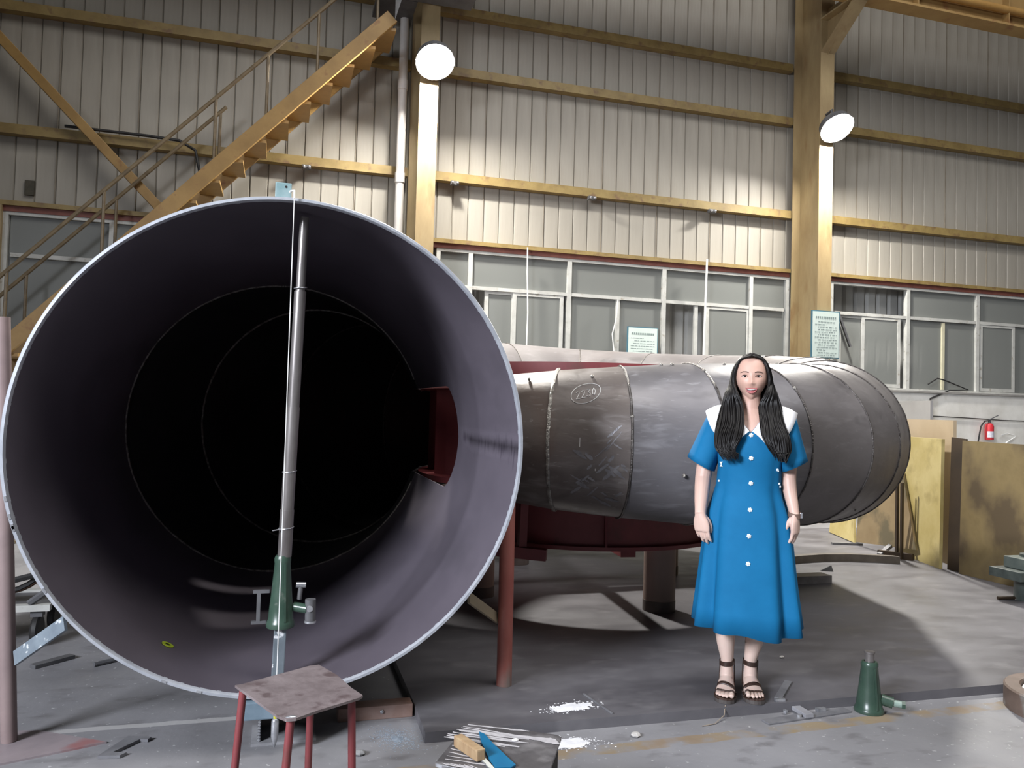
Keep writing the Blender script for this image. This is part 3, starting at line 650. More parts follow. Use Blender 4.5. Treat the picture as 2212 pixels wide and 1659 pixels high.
# screw jack with tube extension bracing the pipe from inside
def jack_body(M, flip=False):
    b = MB(); b.lathe([(0, 0), (.060, 0), (.062, .006), (.058, .018), (.054, .022), (.050, .06), (.046, .085), (.034, .19), (.0355, .196), (.0355, .206), (.030, .214), (.022, .214), (.022, .206), (0, .206)], n=28)
    b.v = [tuple(M @ Vector(v)) for v in b.v]; return b
def jack_rib(M):
    b = MB(); b.box(-.004, .004, -.0585, -.035, .02, .19); 
    vs = []
    for v in b.v:
        x, y, z = v; f = 1-(z-.02)/.17*.36; vs.append(tuple(M @ Vector((x, y*f, z))))
    b.v = vs; return b
pj = thing('screw_jack_prop', 'green screw jack with a long steel tube wedged upright inside the open pipe', 'jack', (.045, 3.48, .22))
def pp(z, dx=0): return (.040+.042*(z-.28)/1.9+dx, 3.48, z)
MB().bar(pp(.216), pp(.462), .050, .050, upv=(0, 1, 0), bev=.004).build('square_post', mat('post_scuffed', (.12, .145, .165), (.17, .20, .22), scale=9, rough=.4, c3=(.70, .71, .72), s3=24, lo3=.60, hi3=.65), pj)
Mj = Matrix.Translation(pp(.455)) @ Matrix.Diagonal((.95, .95, 1.38, 1))
jb = jack_body(Mj).build('jack_body', green_p, pj); jack_rib(Mj @ Euler((0, 0, R(18))).to_matrix().to_4x4()).build('casting_rib', green_p, pj)
MB().tube([pp(.745), pp(.94)], .0285, 18).build('lower_tube', raw_tube, pj)
MB().tube([pp(.94), pp(1.37)], .0265, 18).build('middle_tube', raw_tube, pj)
MB().tube([pp(1.37), pp(1.86)], .0245, 18).build('upper_tube', raw_tube, pj)
MB().tube([pp(1.86), pp(2.176)], .0195, 16).build('screw_rod', raw_tube, pj)
for z_, r_ in ((.865, .030), (1.10, .0285), (1.875, .026)):
    x, y, z = pp(z_); MB().tube([(x+r_*math.cos(TAU*k/16), y+r_*math.sin(TAU*k/16), z+.004*math.sin(TAU*k/16+1)) for k in range(17)], .0022, 5, False).build('tie_wire', bright_steel, pj)
x, y, z = pp(.863); MB().tube([(x-.02, y-.026, z), (x-.055, y-.03, z-.006)], .0024, 5).build('tie_wire_end', bright_steel, pj)
x, y, z = pp(.535); MB().tube([(x+.05, y, z), (x+.105, y-.03, z-.005)], .020, 12).build('drive_shaft', green_p, pj)
hub = MB(); hub.tube([(x+.115, y-.03, z+.035), (x+.117, y-.03, z-.055)], .022, 14).build('ratchet_hub', dark_steel, pj)
MB().tube([(x+.112, y-.055, z+.0), (x+.112, y-.048, z)], .013, 12).build('ratchet_bolt', bright_steel, pj)
MB().lathe([(.016, 0), (.024, 0), (.024, .008), (.016, .008)], (x+.117, y-.03, z-.062), 16).build('ratchet_ring', bright_steel, pj)
MB().tube([(x+.07, y, z+.03), (x+.075, y, z+.085)], .010, 10).build('pawl_stem', dark_steel, pj)
MB().tube([(x+.055, y, z+.09), (x+.095, y, z+.088)], .012, 10).build('pawl_knob', bright_steel, pj)
f_ = MB(); f_.box(x-.10, x-.085, y+.02, y+.035, z-.06, z+.055); f_.box(x-.115, x-.05, y+.02, y+.035, z+.055, z+.068); f_.box(x-.12, x-.06, y+.02, y+.035, z-.072, z-.06); f_.build('rear_lug', dark_steel, pj)
yp = MB(); yp.lathe([(.012, 0), (.026, 0), (.026, .003), (.012, .003)], (0, 0, 0), 20)
a = R(255); Myp = Matrix.Translation((XP+(RP-.0225)*math.cos(R(243)), 3.70, ZC+(RP-.0225)*math.sin(R(243)))) @ Euler((0, R(-27)*-1, 0)).to_matrix().to_4x4()
yp.v = [tuple(Myp @ Vector(v)) for v in yp.v]
tag(yp.build('paint_ring', mat('lime_paint', (.35, .45, .03), rough=.5)), 'small lime yellow ring lying on the bottom of the open pipe', 'ring')

# right hand screw jack on the floor
gj = thing('screw_jack', 'green screw jack standing alone on the floor at the right', 'jack', (2.745, 3.185, 0))
Mg = Matrix.Translation((2.745, 3.185, 0)) @ Matrix.Scale(1.10, 4)
jack_body(Mg).build('jack_body', green_p, gj); jack_rib(Mg @ Euler((0, 0, R(-5))).to_matrix().to_4x4()).build('casting_rib', green_p, gj)
MB().lathe([(0, 0), (.021, 0), (.021, .05), (.024, .052), (.024, .060), (0, .06)], (2.745, 3.185, .222), 18).build('screw_rod', raw_tube, gj)
MB().tube([(2.79, 3.16, .062), (2.83, 3.128, .052)], .026, 14).build('shaft_boss', green_p, gj)
MB().tube([(2.825, 3.132, .052), (2.865, 3.10, .050)], .0165, 10).build('drive_shaft', mat('shaft_green_bright', (.16, .24, .20), (.25, .32, .28), scale=14, rough=.35), gj)
MB().tube([(2.86, 3.104, .05), (2.872, 3.094, .05)], .0195, 6).build('shaft_hex', green_p, gj)

# ================================================================== STOOL AND LOW STEEL TABLE IN FRONT
stool = thing('steel_stool', 'red legged stool with a rough rusty steel plate seat, left of centre', 'stool', (.10, 2.72, 0))
zs = .45
seat = [(-.102, 2.803), (-.10+.02, 2.81), (.145, 2.958), (.175, 2.963), (.23, 2.84), (.268, 2.70), (.297, 2.625), (.285, 2.605), (.15, 2.522), (.085, 2.474), (.058, 2.472), (.03, 2.51), (-.05, 2.69)]
seat_m = mat('stool_seat', (.155, .125, .125), (.235, .195, .195), scale=9, rough=.5, bump=.12, c3=(.115, .085, .085), s3=14, lo3=.56, hi3=.66)
MB().prism([(x, y, zs-.008) for x, y in seat], (0, 0, .008)).build('seat', seat_m, stool)
for (x, y), (dx, dy) in zip(((-.075, 2.790), (.148, 2.905), (.262, 2.625), (.072, 2.512)), ((-.012, -.004), (.0, .006), (.006, -.004), (-.012, -.012))):
    MB().tube([(x, y, zs-.009), (x+dx*2.5, y+dy*2.5, 0)], .0125, 14).build('leg', red_p, stool)
MB().ball((.072, 2.488, zs-.003), .012, (1.6, .7, .6), 10, 6).build('weld_blob', bright_steel, stool)

tb = thing('low_steel_table', 'low dark steel plate table with chalky scratches at the bottom edge', 'table', (.70, 2.38, 0))
zt = .35
tq = [(.639, 2.578), (.648, 2.585), (.893, 2.425), (.902, 2.408), (.80, 2.215), (.735, 2.10), (.52, 2.26), (.477, 2.313)]
plate_top = mat('table_top', (.06, .056, .057), (.115, .108, .11), scale=6, rough=.45, bump=.08, c3=(.22, .21, .21), s3=7, lo3=.54, hi3=.68)
MB().prism([(x, y, zt-.010) for x, y in tq], (0, 0, .010)).build('table_top', plate_top, tb)
MB().bar((.480, 2.306, zt-.004), (.735, 2.095, zt-.004), .003, .010).build('bright_edge', bright_steel, tb)
for x, y in ((.640, 2.545), (.868, 2.41), (.515, 2.30), (.735, 2.135)):
    g = MB(); g.box(x-.018, x+.018, y-.018, y-.012, 0, zt-.010); g.box(x+.012, x+.018, y-.012, y+.018, 0, zt-.010); g.build('leg', mat('table_leg', (.035, .032, .03), (.06, .055, .05), scale=9, rough=.55), tb)
zt2 = zt+.0004
sk = MB(); rs_ = random.Random(11)
def streak(a, b, wd, wob_=.002):
    global zt2
    zt2 += .00006
    a, b = Vector((*a, zt2)), Vector((*b, zt2)); d = (b-a).normalized(); n = Vector((-d.y, d.x, 0)); K = 7; L_, R_ = [], []
    for k in range(K+1):
        p = a.lerp(b, k/K); ww = wd*1.9*(.45+.6*math.sin(PI*min(.98, max(.05, k/K))))*rs_.uniform(.6, 1.2); q = n*rs_.uniform(-wob_, wob_)
        L_.append(p+q+n*ww/2); R_.append(p+q-n*ww/2)
    vs = L_+R_; m_ = K+1; top = [(i, i+1, m_+i+1, m_+i) for i in range(K)]
    sk.add(vs, top)
for k in range(9):
    f = k/9; streak((.635-.012*k+rs_.uniform(-.01, .01), 2.566-.010*k), (.80+rs_.uniform(-.03, .05)-.01*k, 2.462-.012*k+rs_.uniform(-.01, .01)), rs_.uniform(.004, .009))
for k in range(6): streak((.56-.01*k, 2.44-.022*k), (.60+rs_.uniform(0, .06), 2.40-.03*k), rs_.uniform(.003, .006))
for k in range(5): streak((.70+.01*k, 2.48-.008*k), (.865, 2.395-.006*k), rs_.uniform(.003, .006))
for k in range(7): streak((.495+.012*k, 2.305-.005*k), (.545+.012*k, 2.262-.010*k), rs_.uniform(.002, .004))
for k in range(5): streak((.83+rs_.uniform(-.015, .015), 2.405-.006*k), (.875, 2.385-.008*k), .010)
sk.build('chalk_scratch', mat('scratch_pale', (.40, .385, .39), (.52, .50, .51), scale=40, rough=.9), tb)['kind'] = 'stuff'
# things on the low table
sq = thing('set_square', 'blue plastic triangle lying on the low steel table', 'set square', (.69, 2.36, zt))
blue_pl = mat('blue_plastic', (.008, .13, .27), (.014, .17, .32), scale=9, rough=.4)
MB().prism([(x_, y_, zt+.002) for x_, y_ in ((.652, 2.486), (.664, 2.466), (.672, 2.39), (.698, 2.232), (.682, 2.222), (.637, 2.226), (.634, 2.315), (.641, 2.42))], (0, 0, .006)).build('triangle', blue_pl, sq)
wd_ = mat('handle_wood', (.30, .19, .10), (.42, .30, .17), scale=10, rough=.6, stretch=(1, 4, 1))
hm = thing('wooden_handle_tool', 'wooden handled scraper lying beside the blue triangle on the low table', 'tool', (.60, 2.35, zt))
MB().bar((.566, 2.414, zt+.018), (.608, 2.287, zt+.020), .030, .034, bev=.004).build('wooden_handle', wd_, hm)
hb = thing('hacksaw_blade', 'white toothed saw blade lying under the wooden handle on the low table', 'saw blade', (.66, 2.3, zt))
MB().bar((.600, 2.428, zt+.0035), (.634, 2.185, zt+.0035), .014, .003).build('blade', mat('blade_white', (.55, .56, .50), (.66, .66, .60), scale=8, rough=.4), hb)
tth = MB()
for k in range(16):
    p = Vector((.600, 2.428, zt+.0035)).lerp(Vector((.634, 2.185, zt+.0035)), .42+.036*k); tth.prism([p+Vector((-.0066, -.003, -.0015)), p+Vector((-.0066, .003, -.0015)), p+Vector((-.0105, -.002, -.0015))], (0, 0, .003))
tth.build('teeth', bright_steel, hb)
tag(MB().ball((.748, 2.405, zt+.005), .009, (1.3, .7, .55), 9, 6).build('chalk_piece', chalk), 'small white chalk chip on the low steel table', 'chalk')

# ================================================================== LOOSE BITS ON THE FLOOR
def flat(name, label, a, b, wd, ht, m, z0=0.0, cat='bar'):
    return tag(MB().bar((a[0], a[1], z0+ht/2), (b[0], b[1], z0+ht/2), wd, ht, bev=min(.002, ht/4)).build(name, m), label, cat)
grey_bar = mat('grey_flat_bar', (.12, .12, .13), (.19, .19, .20), scale=9, rough=.5)
flat('flat_bar', 'dark flat bar lying on the plate right of the woman\'s foot', (2.325, 3.30), (2.525, 3.50), .036, .010, grey_bar, ZP)
flat('cut_end', 'bright cut end of the dark bar beside the woman\'s foot', (2.297, 3.283), (2.345, 3.277), .018, .014, bright_steel, ZP, 'offcut')
flat('flat_bar', 'long dark flat bar on the floor left of the standing green jack', (2.165, 3.165), (2.645, 3.212), .055, .008, grey_bar)
flat('short_bar', 'short grey bar lying across the long flat bar', (2.392, 3.155), (2.395, 3.26), .045, .018, mat('short_bar_grey', (.22, .22, .24), (.3, .3, .32), scale=9, rough=.45), .008)
flat('cut_end', 'small bright offcut on the long flat bar', (2.475, 3.215), (2.525, 3.218), .02, .016, bright_steel, .008, 'offcut')
for i, (x, y, lb) in enumerate(((2.32, 3.235, 'left bright nut on the long flat bar'), (2.352, 3.175, 'bright nut in front of the short grey bar'))):
    tag(MB().lathe([(.006, 0), (.011, 0), (.011, .012), (.006, .012), (.006, 0)], (x, y, .008), 6).build('steel_nut', bright_steel), lb, 'nut', 'bright nuts by the flat bar')
cb = thing('shim_bracket', 'flat C-shaped steel shim lying on the floor at lower left', 'bracket', (-.545, 3.48, 0))
MB().prism([(-.615, 3.415, .001), (-.535, 3.40, .001), (-.515, 3.425, .001), (-.565, 3.440, .001), (-.485, 3.545, .001), (-.455, 3.535, .001), (-.445, 3.56, .001), (-.535, 3.59, .001)], (0, 0, .012)).build('shim', grey_bar, cb)
flat('wedge', 'dark pointed steel wedge on the floor left of the pipe', (-1.15, 4.61), (-1.00, 4.76), .05, .02, dark_steel, 0, 'wedge')
tag(MB().tube([(-.86, 4.58, .012), (-.75, 4.66, .012)], .012, 8).build('rod_stub', dark_steel), 'short dark rod stub on the floor just outside the lower left rim', 'rod')
def stone(x, y, z, r, label, m):
    b = MB().ball((0, 0, 0), 1, u=8, v=6); rr = random.Random(int(x*977+y*131)); b.v = [tuple(Vector((v[0]*1.25, v[1], v[2]*.6))*r*(1+.35*noise.noise(Vector(v)*1.7+Vector((x*9, y*7, 0))))+Vector((x, y, z+r*.5))) for v in b.v]
    b.sm = [False]*len(b.sm); return tag(b.build('stone_chip', m), label, 'stone')
pale_st = mat('stone_pale', (.42, .40, .38), (.55, .53, .5), scale=9, rough=.8)
stone(1.521, 3.155, 0, .018, 'pale stone chip on the floor between the low table and the woman', pale_st)
stone(2.74, 3.86, ZP, .012, 'tiny pale chip on the plate between the woman and the standing jack', pale_st)
stone(.36, 3.23, 0, .020, 'grey stone chip on the floor right of the stool legs', mat('stone_grey', (.2, .2, .2), (.28, .28, .28), scale=9, rough=.8))
def powder(name, label, cx, cy, z, rx, ry, m, seed, n=260, rot=0, piece=(.003, .010)):
    rr = random.Random(seed); b = MB(); c, s = math.cos(rot), math.sin(rot); cf = .35 if name == 'iron_filings' else 1.0
    K = 26; ringv = []; core = []
    for k in range(K):
        a = TAU*k/K; f = .80*(1+.75*noise.noise(Vector((math.cos(a)*2, math.sin(a)*2, seed)))); x, y = rx*f*math.cos(a), ry*f*math.sin(a); core.append(Vector((cx+(c*x-s*y)*cf, cy+(s*x+c*y)*cf, z+.0005)))
    b.add(core+[Vector((cx, cy, z+.004))], [(k, (k+1) % K, K) for k in range(K)])
    for i in range(n):
        a = rr.uniform(0, TAU); f = min(1.6, abs(rr.gauss(.55, .38))); x, y = rx*f*math.cos(a), ry*f*math.sin(a); q = rr.uniform(*piece)
        px, py = cx+c*x-s*y, cy+s*x+c*y; t0 = rr.uniform(0, TAU); h = q*.35
        vs = [(px+q*math.cos(t0+TAU*j/3), py+q*math.sin(t0+TAU*j/3), z+.0004) for j in range(3)]+[(px, py, z+h)]; b.add(vs, [(0, 1, 3), (1, 2, 3), (2, 0, 3), (0, 2, 1)])
    o = b.build(name, m); tag(o, label, 'powder', kind='stuff'); return o
pw = mat('white_powder', (.68, .68, .70), (.80, .80, .82), scale=30, rough=.95)
powder('chalk_powder', 'spilled white powder on the dark plate between the pipe and the woman', 1.325, 3.42, ZP, .125, .050, pw, 3, 420, .15, (.002, .007))
powder('chalk_powder', 'spilled white powder on the floor behind the corner of the low table', 1.175, 3.165, 0, .17, .062, pw, 8, 460, -.15, (.002, .007))
powder('iron_filings', 'blue grey metal filings heaped at the left corner of the thick plate', .53, 3.35, 0, .085, .13, mat('filings', (.20, .24, .29), (.34, .39, .45), scale=60, rough=.6, metal=.3), 5, 900, .3, (.002, .005))
tag(MB().bar((1.44, 3.56, ZP+.003), (1.475, 3.30, ZP+.003), .008, .005).build('wire_strip', grey_bar), 'thin strip lying across the white powder on the plate', 'strip')
tag(MB().tube([(2.03, 3.28, ZP+.004), (2.0, 3.24, .02), (1.93, 3.20, .004), (1.86, 3.19, .003)], .0022, 5).build('thin_wire', mat('wire_tan', (.3, .25, .2), rough=.5)), 'thin bent wire at the plate edge in front of the woman\'s feet', 'wire')

# ================================================================== RIGHT SIDE: STACKED PLATES, BARS, MACHINE
py_ = mat('plate_yellow', (.50, .40, .15), (.62, .52, .24), scale=3, rough=.5, c3=(.34, .26, .10), s3=4, lo3=.58, hi3=.75)
p_patch = mat('plate_patchy', (.165, .12, .052), (.255, .19, .088), scale=2.6, rough=.5, stretch=(1, 1, .8), c3=(.085, .06, .032), s3=2.6, lo3=.45, hi3=.60)
p_brown = mat('plate_brown', (.27, .195, .105), (.36, .27, .15), scale=3, rough=.5, c3=(.15, .125, .075), s3=3.2, lo3=.50, hi3=.62)
p_dark = mat('plate_dark', (.028, .017, .009), (.045, .028, .015), scale=4, rough=.6)
p_tan = mat('panel_tan', (.40, .31, .20), (.47, .37, .25), scale=2, rough=.6)
p_grey = mat('panel_grey', (.26, .25, .24), (.32, .31, .30), scale=2, rough=.6)
def panel(label, quad, thick, m, grp='steel plates stacked by the wall'):
    q = [Vector(p) for p in quad]; n = (q[1]-q[0]).cross(q[3]-q[0]).normalized()*thick
    return tag(MB().prism(q, n).build('steel_plate', m), label, 'plate', grp)
panel('large patchy ochre steel plate standing on edge at the far right', [(5.86, 5.68, ZP), (5.90, 3.9, ZP), (5.93, 3.9, 1.20), (5.89, 5.68, 1.22)], .03, p_patch)
panel('narrow plate edge coloured dark for shade between the bright yellow plate and the patchy one', [(5.905, 5.86, ZP), (5.905, 5.69, ZP), (5.93, 5.69, 1.235), (5.93, 5.85, 1.245)], .02, p_dark)  # shadowed face between two plates, its shade put into the colour
panel('bright yellow upright plate right behind the end of the scroll', [(6.11, 6.70, ZP), (5.855, 5.885, ZP), (5.885, 5.90, 1.225), (6.14, 6.72, 1.225)], .03, py_)
panel('tan panel showing above the bright yellow plate', [(6.45, 7.00, ZP), (6.10, 5.98, ZP), (6.10, 5.98, 1.40), (6.45, 7.0, 1.40)], .03, p_tan)
panel('grey sheet showing above the tan panel behind the scroll end', [(7.3, 8.4, ZP), (6.82, 7.0, ZP), (6.82, 7.0, 1.61), (7.3, 8.4, 1.61)], .03, p_grey)
panel('brown mottled plate leaning low behind the scroll, edge slanting', [(5.99, 7.15, .075), (5.915, 6.24, .15), (6.035, 6.55, .867), (6.10, 7.2, .90)], .022, p_brown)
panel('yellow plate strip left of the leaning brown plate, low behind the scroll', [(6.28, 7.95, .05), (6.03, 7.22, .05), (6.28, 7.55, .85), (6.5, 8.1, .85)], .02, py_)
rk = thing('plate_rack', 'dark double post rack holding the leaning plates', 'rack', (5.93, 6.38, ZP))
MB().box(5.815, 5.838, 6.40, 6.425, ZP, .78).build('post', p_dark, rk); MB().box(5.822, 5.845, 6.345, 6.37, ZP, .78).build('post', p_dark, rk)
MB().bar((5.74, 6.56, ZP+.03), (5.90, 6.28, ZP+.03), .05, .06).build('foot_beam', p_dark, rk)
MB().bar((5.70, 6.50, ZP+.02), (5.95, 6.62, ZP+.09), .04, .03).build('foot_strut', grey_bar, rk)
tag(MB().bar((5.72, 7.22, ZP+.012), (6.02, 7.12, ZP+.012), .05, .022).build('timber_strip', grey_bar), 'thin grey strip on the floor in front of the leaning yellow strip', 'strip')
arc = MB(); ap = [(4.45, 6.26), (4.70, 6.33), (4.95, 6.36), (5.22, 6.33), (5.45, 6.24), (5.62, 6.14)]
for i in range(len(ap)-1): pass
top_ = [(x-.01, y+.07) for x, y in reversed(ap)]
arc.prism([(x, y, ZP) for x, y in ap+top_], (0, 0, .068))
tag(arc.build('curved_bar', mat('bar_dark_edge', (.10, .085, .07), (.15, .13, .11), scale=8, rough=.5)), 'curved dark steel bar lying on the floor right of the woman', 'bar')
tag(MB().box(3.75, 4.38, 5.52, 5.66, ZP, ZP+.062, bev=.003).build('steel_block_bar', mat('bar_top_grey', (.16, .15, .15), (.24, .23, .225), scale=8, rough=.5)), 'short straight steel bar lying in front of the curved bar', 'bar')
tag(MB().prism([(4.62, 5.98, ZP), (4.72, 5.93, ZP), (4.72, 5.96, ZP+.05)], (.01, .02, 0)).build('corner_piece', dark_steel), 'small dark triangular offcut between the two bars on the floor', 'offcut')
mg = thing('machine_base', 'dark green flanged machine part on the floor at the right edge', 'machine', (5.55, 4.75, ZP))
mgr = mat('machine_green', (.045, .055, .05), (.085, .10, .09), scale=9, rough=.45)
MB().lathe([(0, 0), (.13, 0), (.13, .16), (.10, .18), (0, .18)], (5.58, 4.74, ZP), 20).build('body', mgr, mg)
MB().box(5.32, 5.80, 4.62, 4.90, ZP+.165, ZP+.235, bev=.006).build('flange_plate', mgr, mg)
MB().box(5.42, 5.78, 4.66, 4.86, ZP+.236, ZP+.32, bev=.006).build('upper_block', mat('machine_green_light', (.09, .11, .10), (.14, .16, .14), scale=9, rough=.45), mg)
MB().lathe([(0, 0), (.09, 0), (.09, .02), (0, .02)], (5.60, 4.76, ZP+.32), 18).build('top_cap', mgr, mg)
MB().tube([(5.30, 4.80, ZP+.012), (5.44, 4.78, ZP+.012)], .012, 8).build('foot_bolt', p_dark, mg)
rf = thing('ring_flange', 'rusty brown heavy steel ring lying on the floor in the lower right corner', 'ring', (3.72, 2.93, 0))
MB().lathe([(.225, 0), (.300, 0), (.300, .098), (.292, .105), (.232, .105), (.225, .098), (.225, 0)], (3.72, 2.93, 0), 48).build('ring_body', mat('ring_rust', (.11, .075, .055), (.17, .12, .095), scale=7, rough=.55, c3=(.22, .20, .18), s3=9, lo3=.58, hi3=.68), rf)
MB().lathe([(.0, .0), (.224, 0), (.224, .05), (0, .05)], (3.72, 2.93, 0), 40).build('inner_disc', dark_steel, rf)
MB().tube([(3.72+.212*math.cos(TAU*k/40), 2.93+.212*math.sin(TAU*k/40), .078) for k in range(41)], .011, 8, False).build('white_hose', white_wire, rf)

# ------------------------------------------------------------------ hose trolley behind the left leg
ht = thing('hose_trolley', 'low trolley with orange and black hoses behind the left tube leg', 'trolley', (-1.45, 5.1, 0))
MB().box(-1.78, -1.17, 4.98, 5.03, .20, .235).build('frame_bar', alu, ht); MB().box(-1.78, -1.17, 5.38, 5.43, .20, .235).build('frame_bar', alu, ht)
MB().box(-1.78, -1.2, 5.03, 5.38, .205, .22).build('tray', dark_steel, ht)
for x, y in ((-1.58, 5.03), (-1.24, 5.03), (-1.58, 5.38), (-1.24, 5.38)):
    MB().lathe([(0, -.02), (.075, -.02), (.085, -.01), (.085, .01), (.075, .02), (0, .02)], (x, y, .085), 18, 'X').build('caster', black_m, ht)
    MB().box(x-.03, x+.03, y-.03, y+.03, .165, .205).build('caster_plate', dark_steel, ht)
hose_o = mat('hose_orange', (.36, .16, .09), (.44, .22, .13), scale=8, rough=.5)
for k in range(4):
    rr_ = .16+.012*k; cx = -1.46; tag_ = 'hose_coil'
    MB().tube([(cx+(rr_+.05)*math.cos(TAU*j/28), 5.2-.04*k, .425+.02*k+rr_*math.sin(TAU*j/28)) for j in range(29)], .014, 6, False).build(tag_, hose_o if k % 2 == 0 else black_m, ht)
MB().tube([(-1.75, 5.1, .52), (-1.45, 5.08, .56), (-1.2, 5.1, .60)], .014, 6).build('hose_end', rail_m, ht)
MB().tube([(-1.75, 5.06, .36), (-1.5, 5.05, .33), (-1.25, 5.06, .39)], .018, 6).build('hose_end', black_m, ht)
MB().tube([(-1.28, 5.0, .24), (-1.20, 5.02, .30), (-1.15, 5.04, .36)], .02, 7).build('caster_lever', dark_steel, ht)

# ================================================================== THE WOMAN
P0 = Vector((2.175, 3.40, ZP)); RZ = -R(32.607)
per = thing('person', 'woman with long black hair wearing a blue button dress with a white collar', 'person', P0, rotz=RZ)
CX = .034
skin = bpy.data.materials.new('skin'); nt_, b_s = nodes(skin)
N_, L_ = nt_.nodes, nt_.links
tc_ = N_.new('ShaderNodeTexCoord'); sx_ = N_.new('ShaderNodeSeparateXYZ'); L_.new(tc_.outputs['Object'], sx_.inputs[0])
mr_ = N_.new('ShaderNodeMapRange'); L_.new(sx_.outputs[2], mr_.inputs[0]); mr_.inputs[1].default_value = .4; mr_.inputs[2].default_value = 1.45
rp_ = N_.new('ShaderNodeValToRGB'); rp_.color_ramp.elements[0].color = (.66, .50, .43, 1); rp_.color_ramp.elements[1].color = (.63, .395, .315, 1); L_.new(mr_.outputs[0], rp_.inputs[0])
L_.new(rp_.outputs[0], b_s.inputs['Base Color']); b_s.inputs['Roughness'].default_value = .48
b_s.inputs['Subsurface Weight'].default_value = .12; b_s.inputs['Subsurface Radius'].default_value = (.012, .005, .003)

def loft(secs, n=24, mb=None):
    """closed loft of ellipses: (cx, cy, z, a, b, tilt_x, tilt_y): section centre, half axes, slope of z over x and y"""
    mb = mb or MB(); vs, fs = [], []
    for s in secs:
        cx, cy, z, a, b = s[:5]; tx, ty = (s[5], s[6]) if len(s) > 5 else (0, 0)
        for k in range(n):
            t = TAU*k/n; dx, dy = a*math.cos(t), b*math.sin(t); vs.append((cx+dx, cy+dy, z+tx*dx+ty*dy))
    for i in range(len(secs)-1):
        for k in range(n): fs.append((i*n+k, i*n+(k+1) % n, (i+1)*n+(k+1) % n, (i+1)*n+k))
    fs.append(tuple(reversed(range(n)))); fs.append(tuple((len(secs)-1)*n+k for k in range(n)))
    return mb.add(vs, fs, True)
# ---- body: closed lofts merged into one continuous surface by voxel remeshing
B_ = MB()
loft([(CX, .01, .78, .150, .105), (CX, .01, .90, .155, .11), (CX, .005, 1.02, .120, .095), (CX, .005, 1.12, .130, .10), (CX, .005, 1.21, .150, .105), (CX, .012, 1.275, .165, .088), (CX, .018, 1.315, .135, .070), (CX, .02, 1.345, .085, .058), (CX, .02, 1.375, .052, .050), (CX, .018, 1.41, .044, .046), (CX, .018, 1.46, .045, .048)], mb=B_)
for s_, hip, knee, ank, YO in ((-1, (-.045, .01), (-.070, 0), (-.057, .018), .035), (1, (.113, .01), (.076, 0), (.054, .018), .075)):
    mx = (knee[0]); 
    lg = [(hip[0], hip[1], .86, .085, .095), (hip[0]*.8+mx*.2, .0, .70, .075, .085), (mx, -.005, .52, .057, .062), (mx, -.008, .45, .050, .055), (mx, .004, .37, .053, .056), (mx+.001, .012, .30, .0515, .056), (mx*.6+ank[0]*.4, .014, .22, .041, .046), (ank[0], .016, .15, .0305, .036), (ank[0], .018, .11, .030, .037), (ank[0], .020, .075, .034, .042), (ank[0], .022, .04, .034, .046), (ank[0], .020, .024, .030, .042)]
    loft([(q[0], q[1]+YO*min(1, max(0, (.86-q[2])/.5)), *q[2:]) for q in lg], mb=B_)
    # foot: instep wedge and five toes
    fx = (-.060 if s_ < 0 else .072); d = Vector(((fx-ank[0])/.16, -1, 0)).normalized(); sd = Vector((-d.y, d.x, 0)); a0_ = Vector((ank[0], .02+YO, 0))
    if sd.x < 0: sd = -sd
    vs, fs = [], []; secs = [(-.035, .030, .028, .052), (.0, .034, .042, .085), (.04, .037, .046, .082), (.075, .041, .040, .064), (.11, .045, .030, .046), (.14, .0455, .023, .034), (.155, .043, .018, .027)]
    n = 18
    for l, hw, hh, top in secs:
        c = a0_+d*l
        for k in range(n):
            t = TAU*k/n; z = .022+(top-.022)*.5*(1+math.sin(t)); vs.append(c+sd*hw*math.cos(t)*(1-.25*max(0, math.sin(t)))+Vector((0, 0, z)))
    for i in range(len(secs)-1):
        for k in range(n): fs.append((i*n+k, i*n+(k+1) % n, (i+1)*n+(k+1) % n, (i+1)*n+k))
    fs.append(tuple(reversed(range(n)))); fs.append(tuple((len(secs)-1)*n+k for k in range(n))); B_.add(vs, fs, True)
    inner = -s_
    for q, (off, ln, r) in enumerate(((-.0300, .196, .0118), (-.0085, .199, .0088), (.0085, .193, .0080), (.0240, .184, .0075), (.0375, .172, .0070))):
        o = sd*(off*-inner*1.0)
        p0 = a0_+d*.125+o*.95; p1 = a0_+d*(ln-.022)+o; p2 = a0_+d*(ln-.006)+o
        B_.tube([p0+Vector((0, 0, .030)), p1+Vector((0, 0, .022+r*1.15)), p2+Vector((0, 0, .022+r*.85)), p2+d*.004+Vector((0, 0, .022+r*.7))], [r*1.0, r*1.05, r*.95, r*.5], 10)
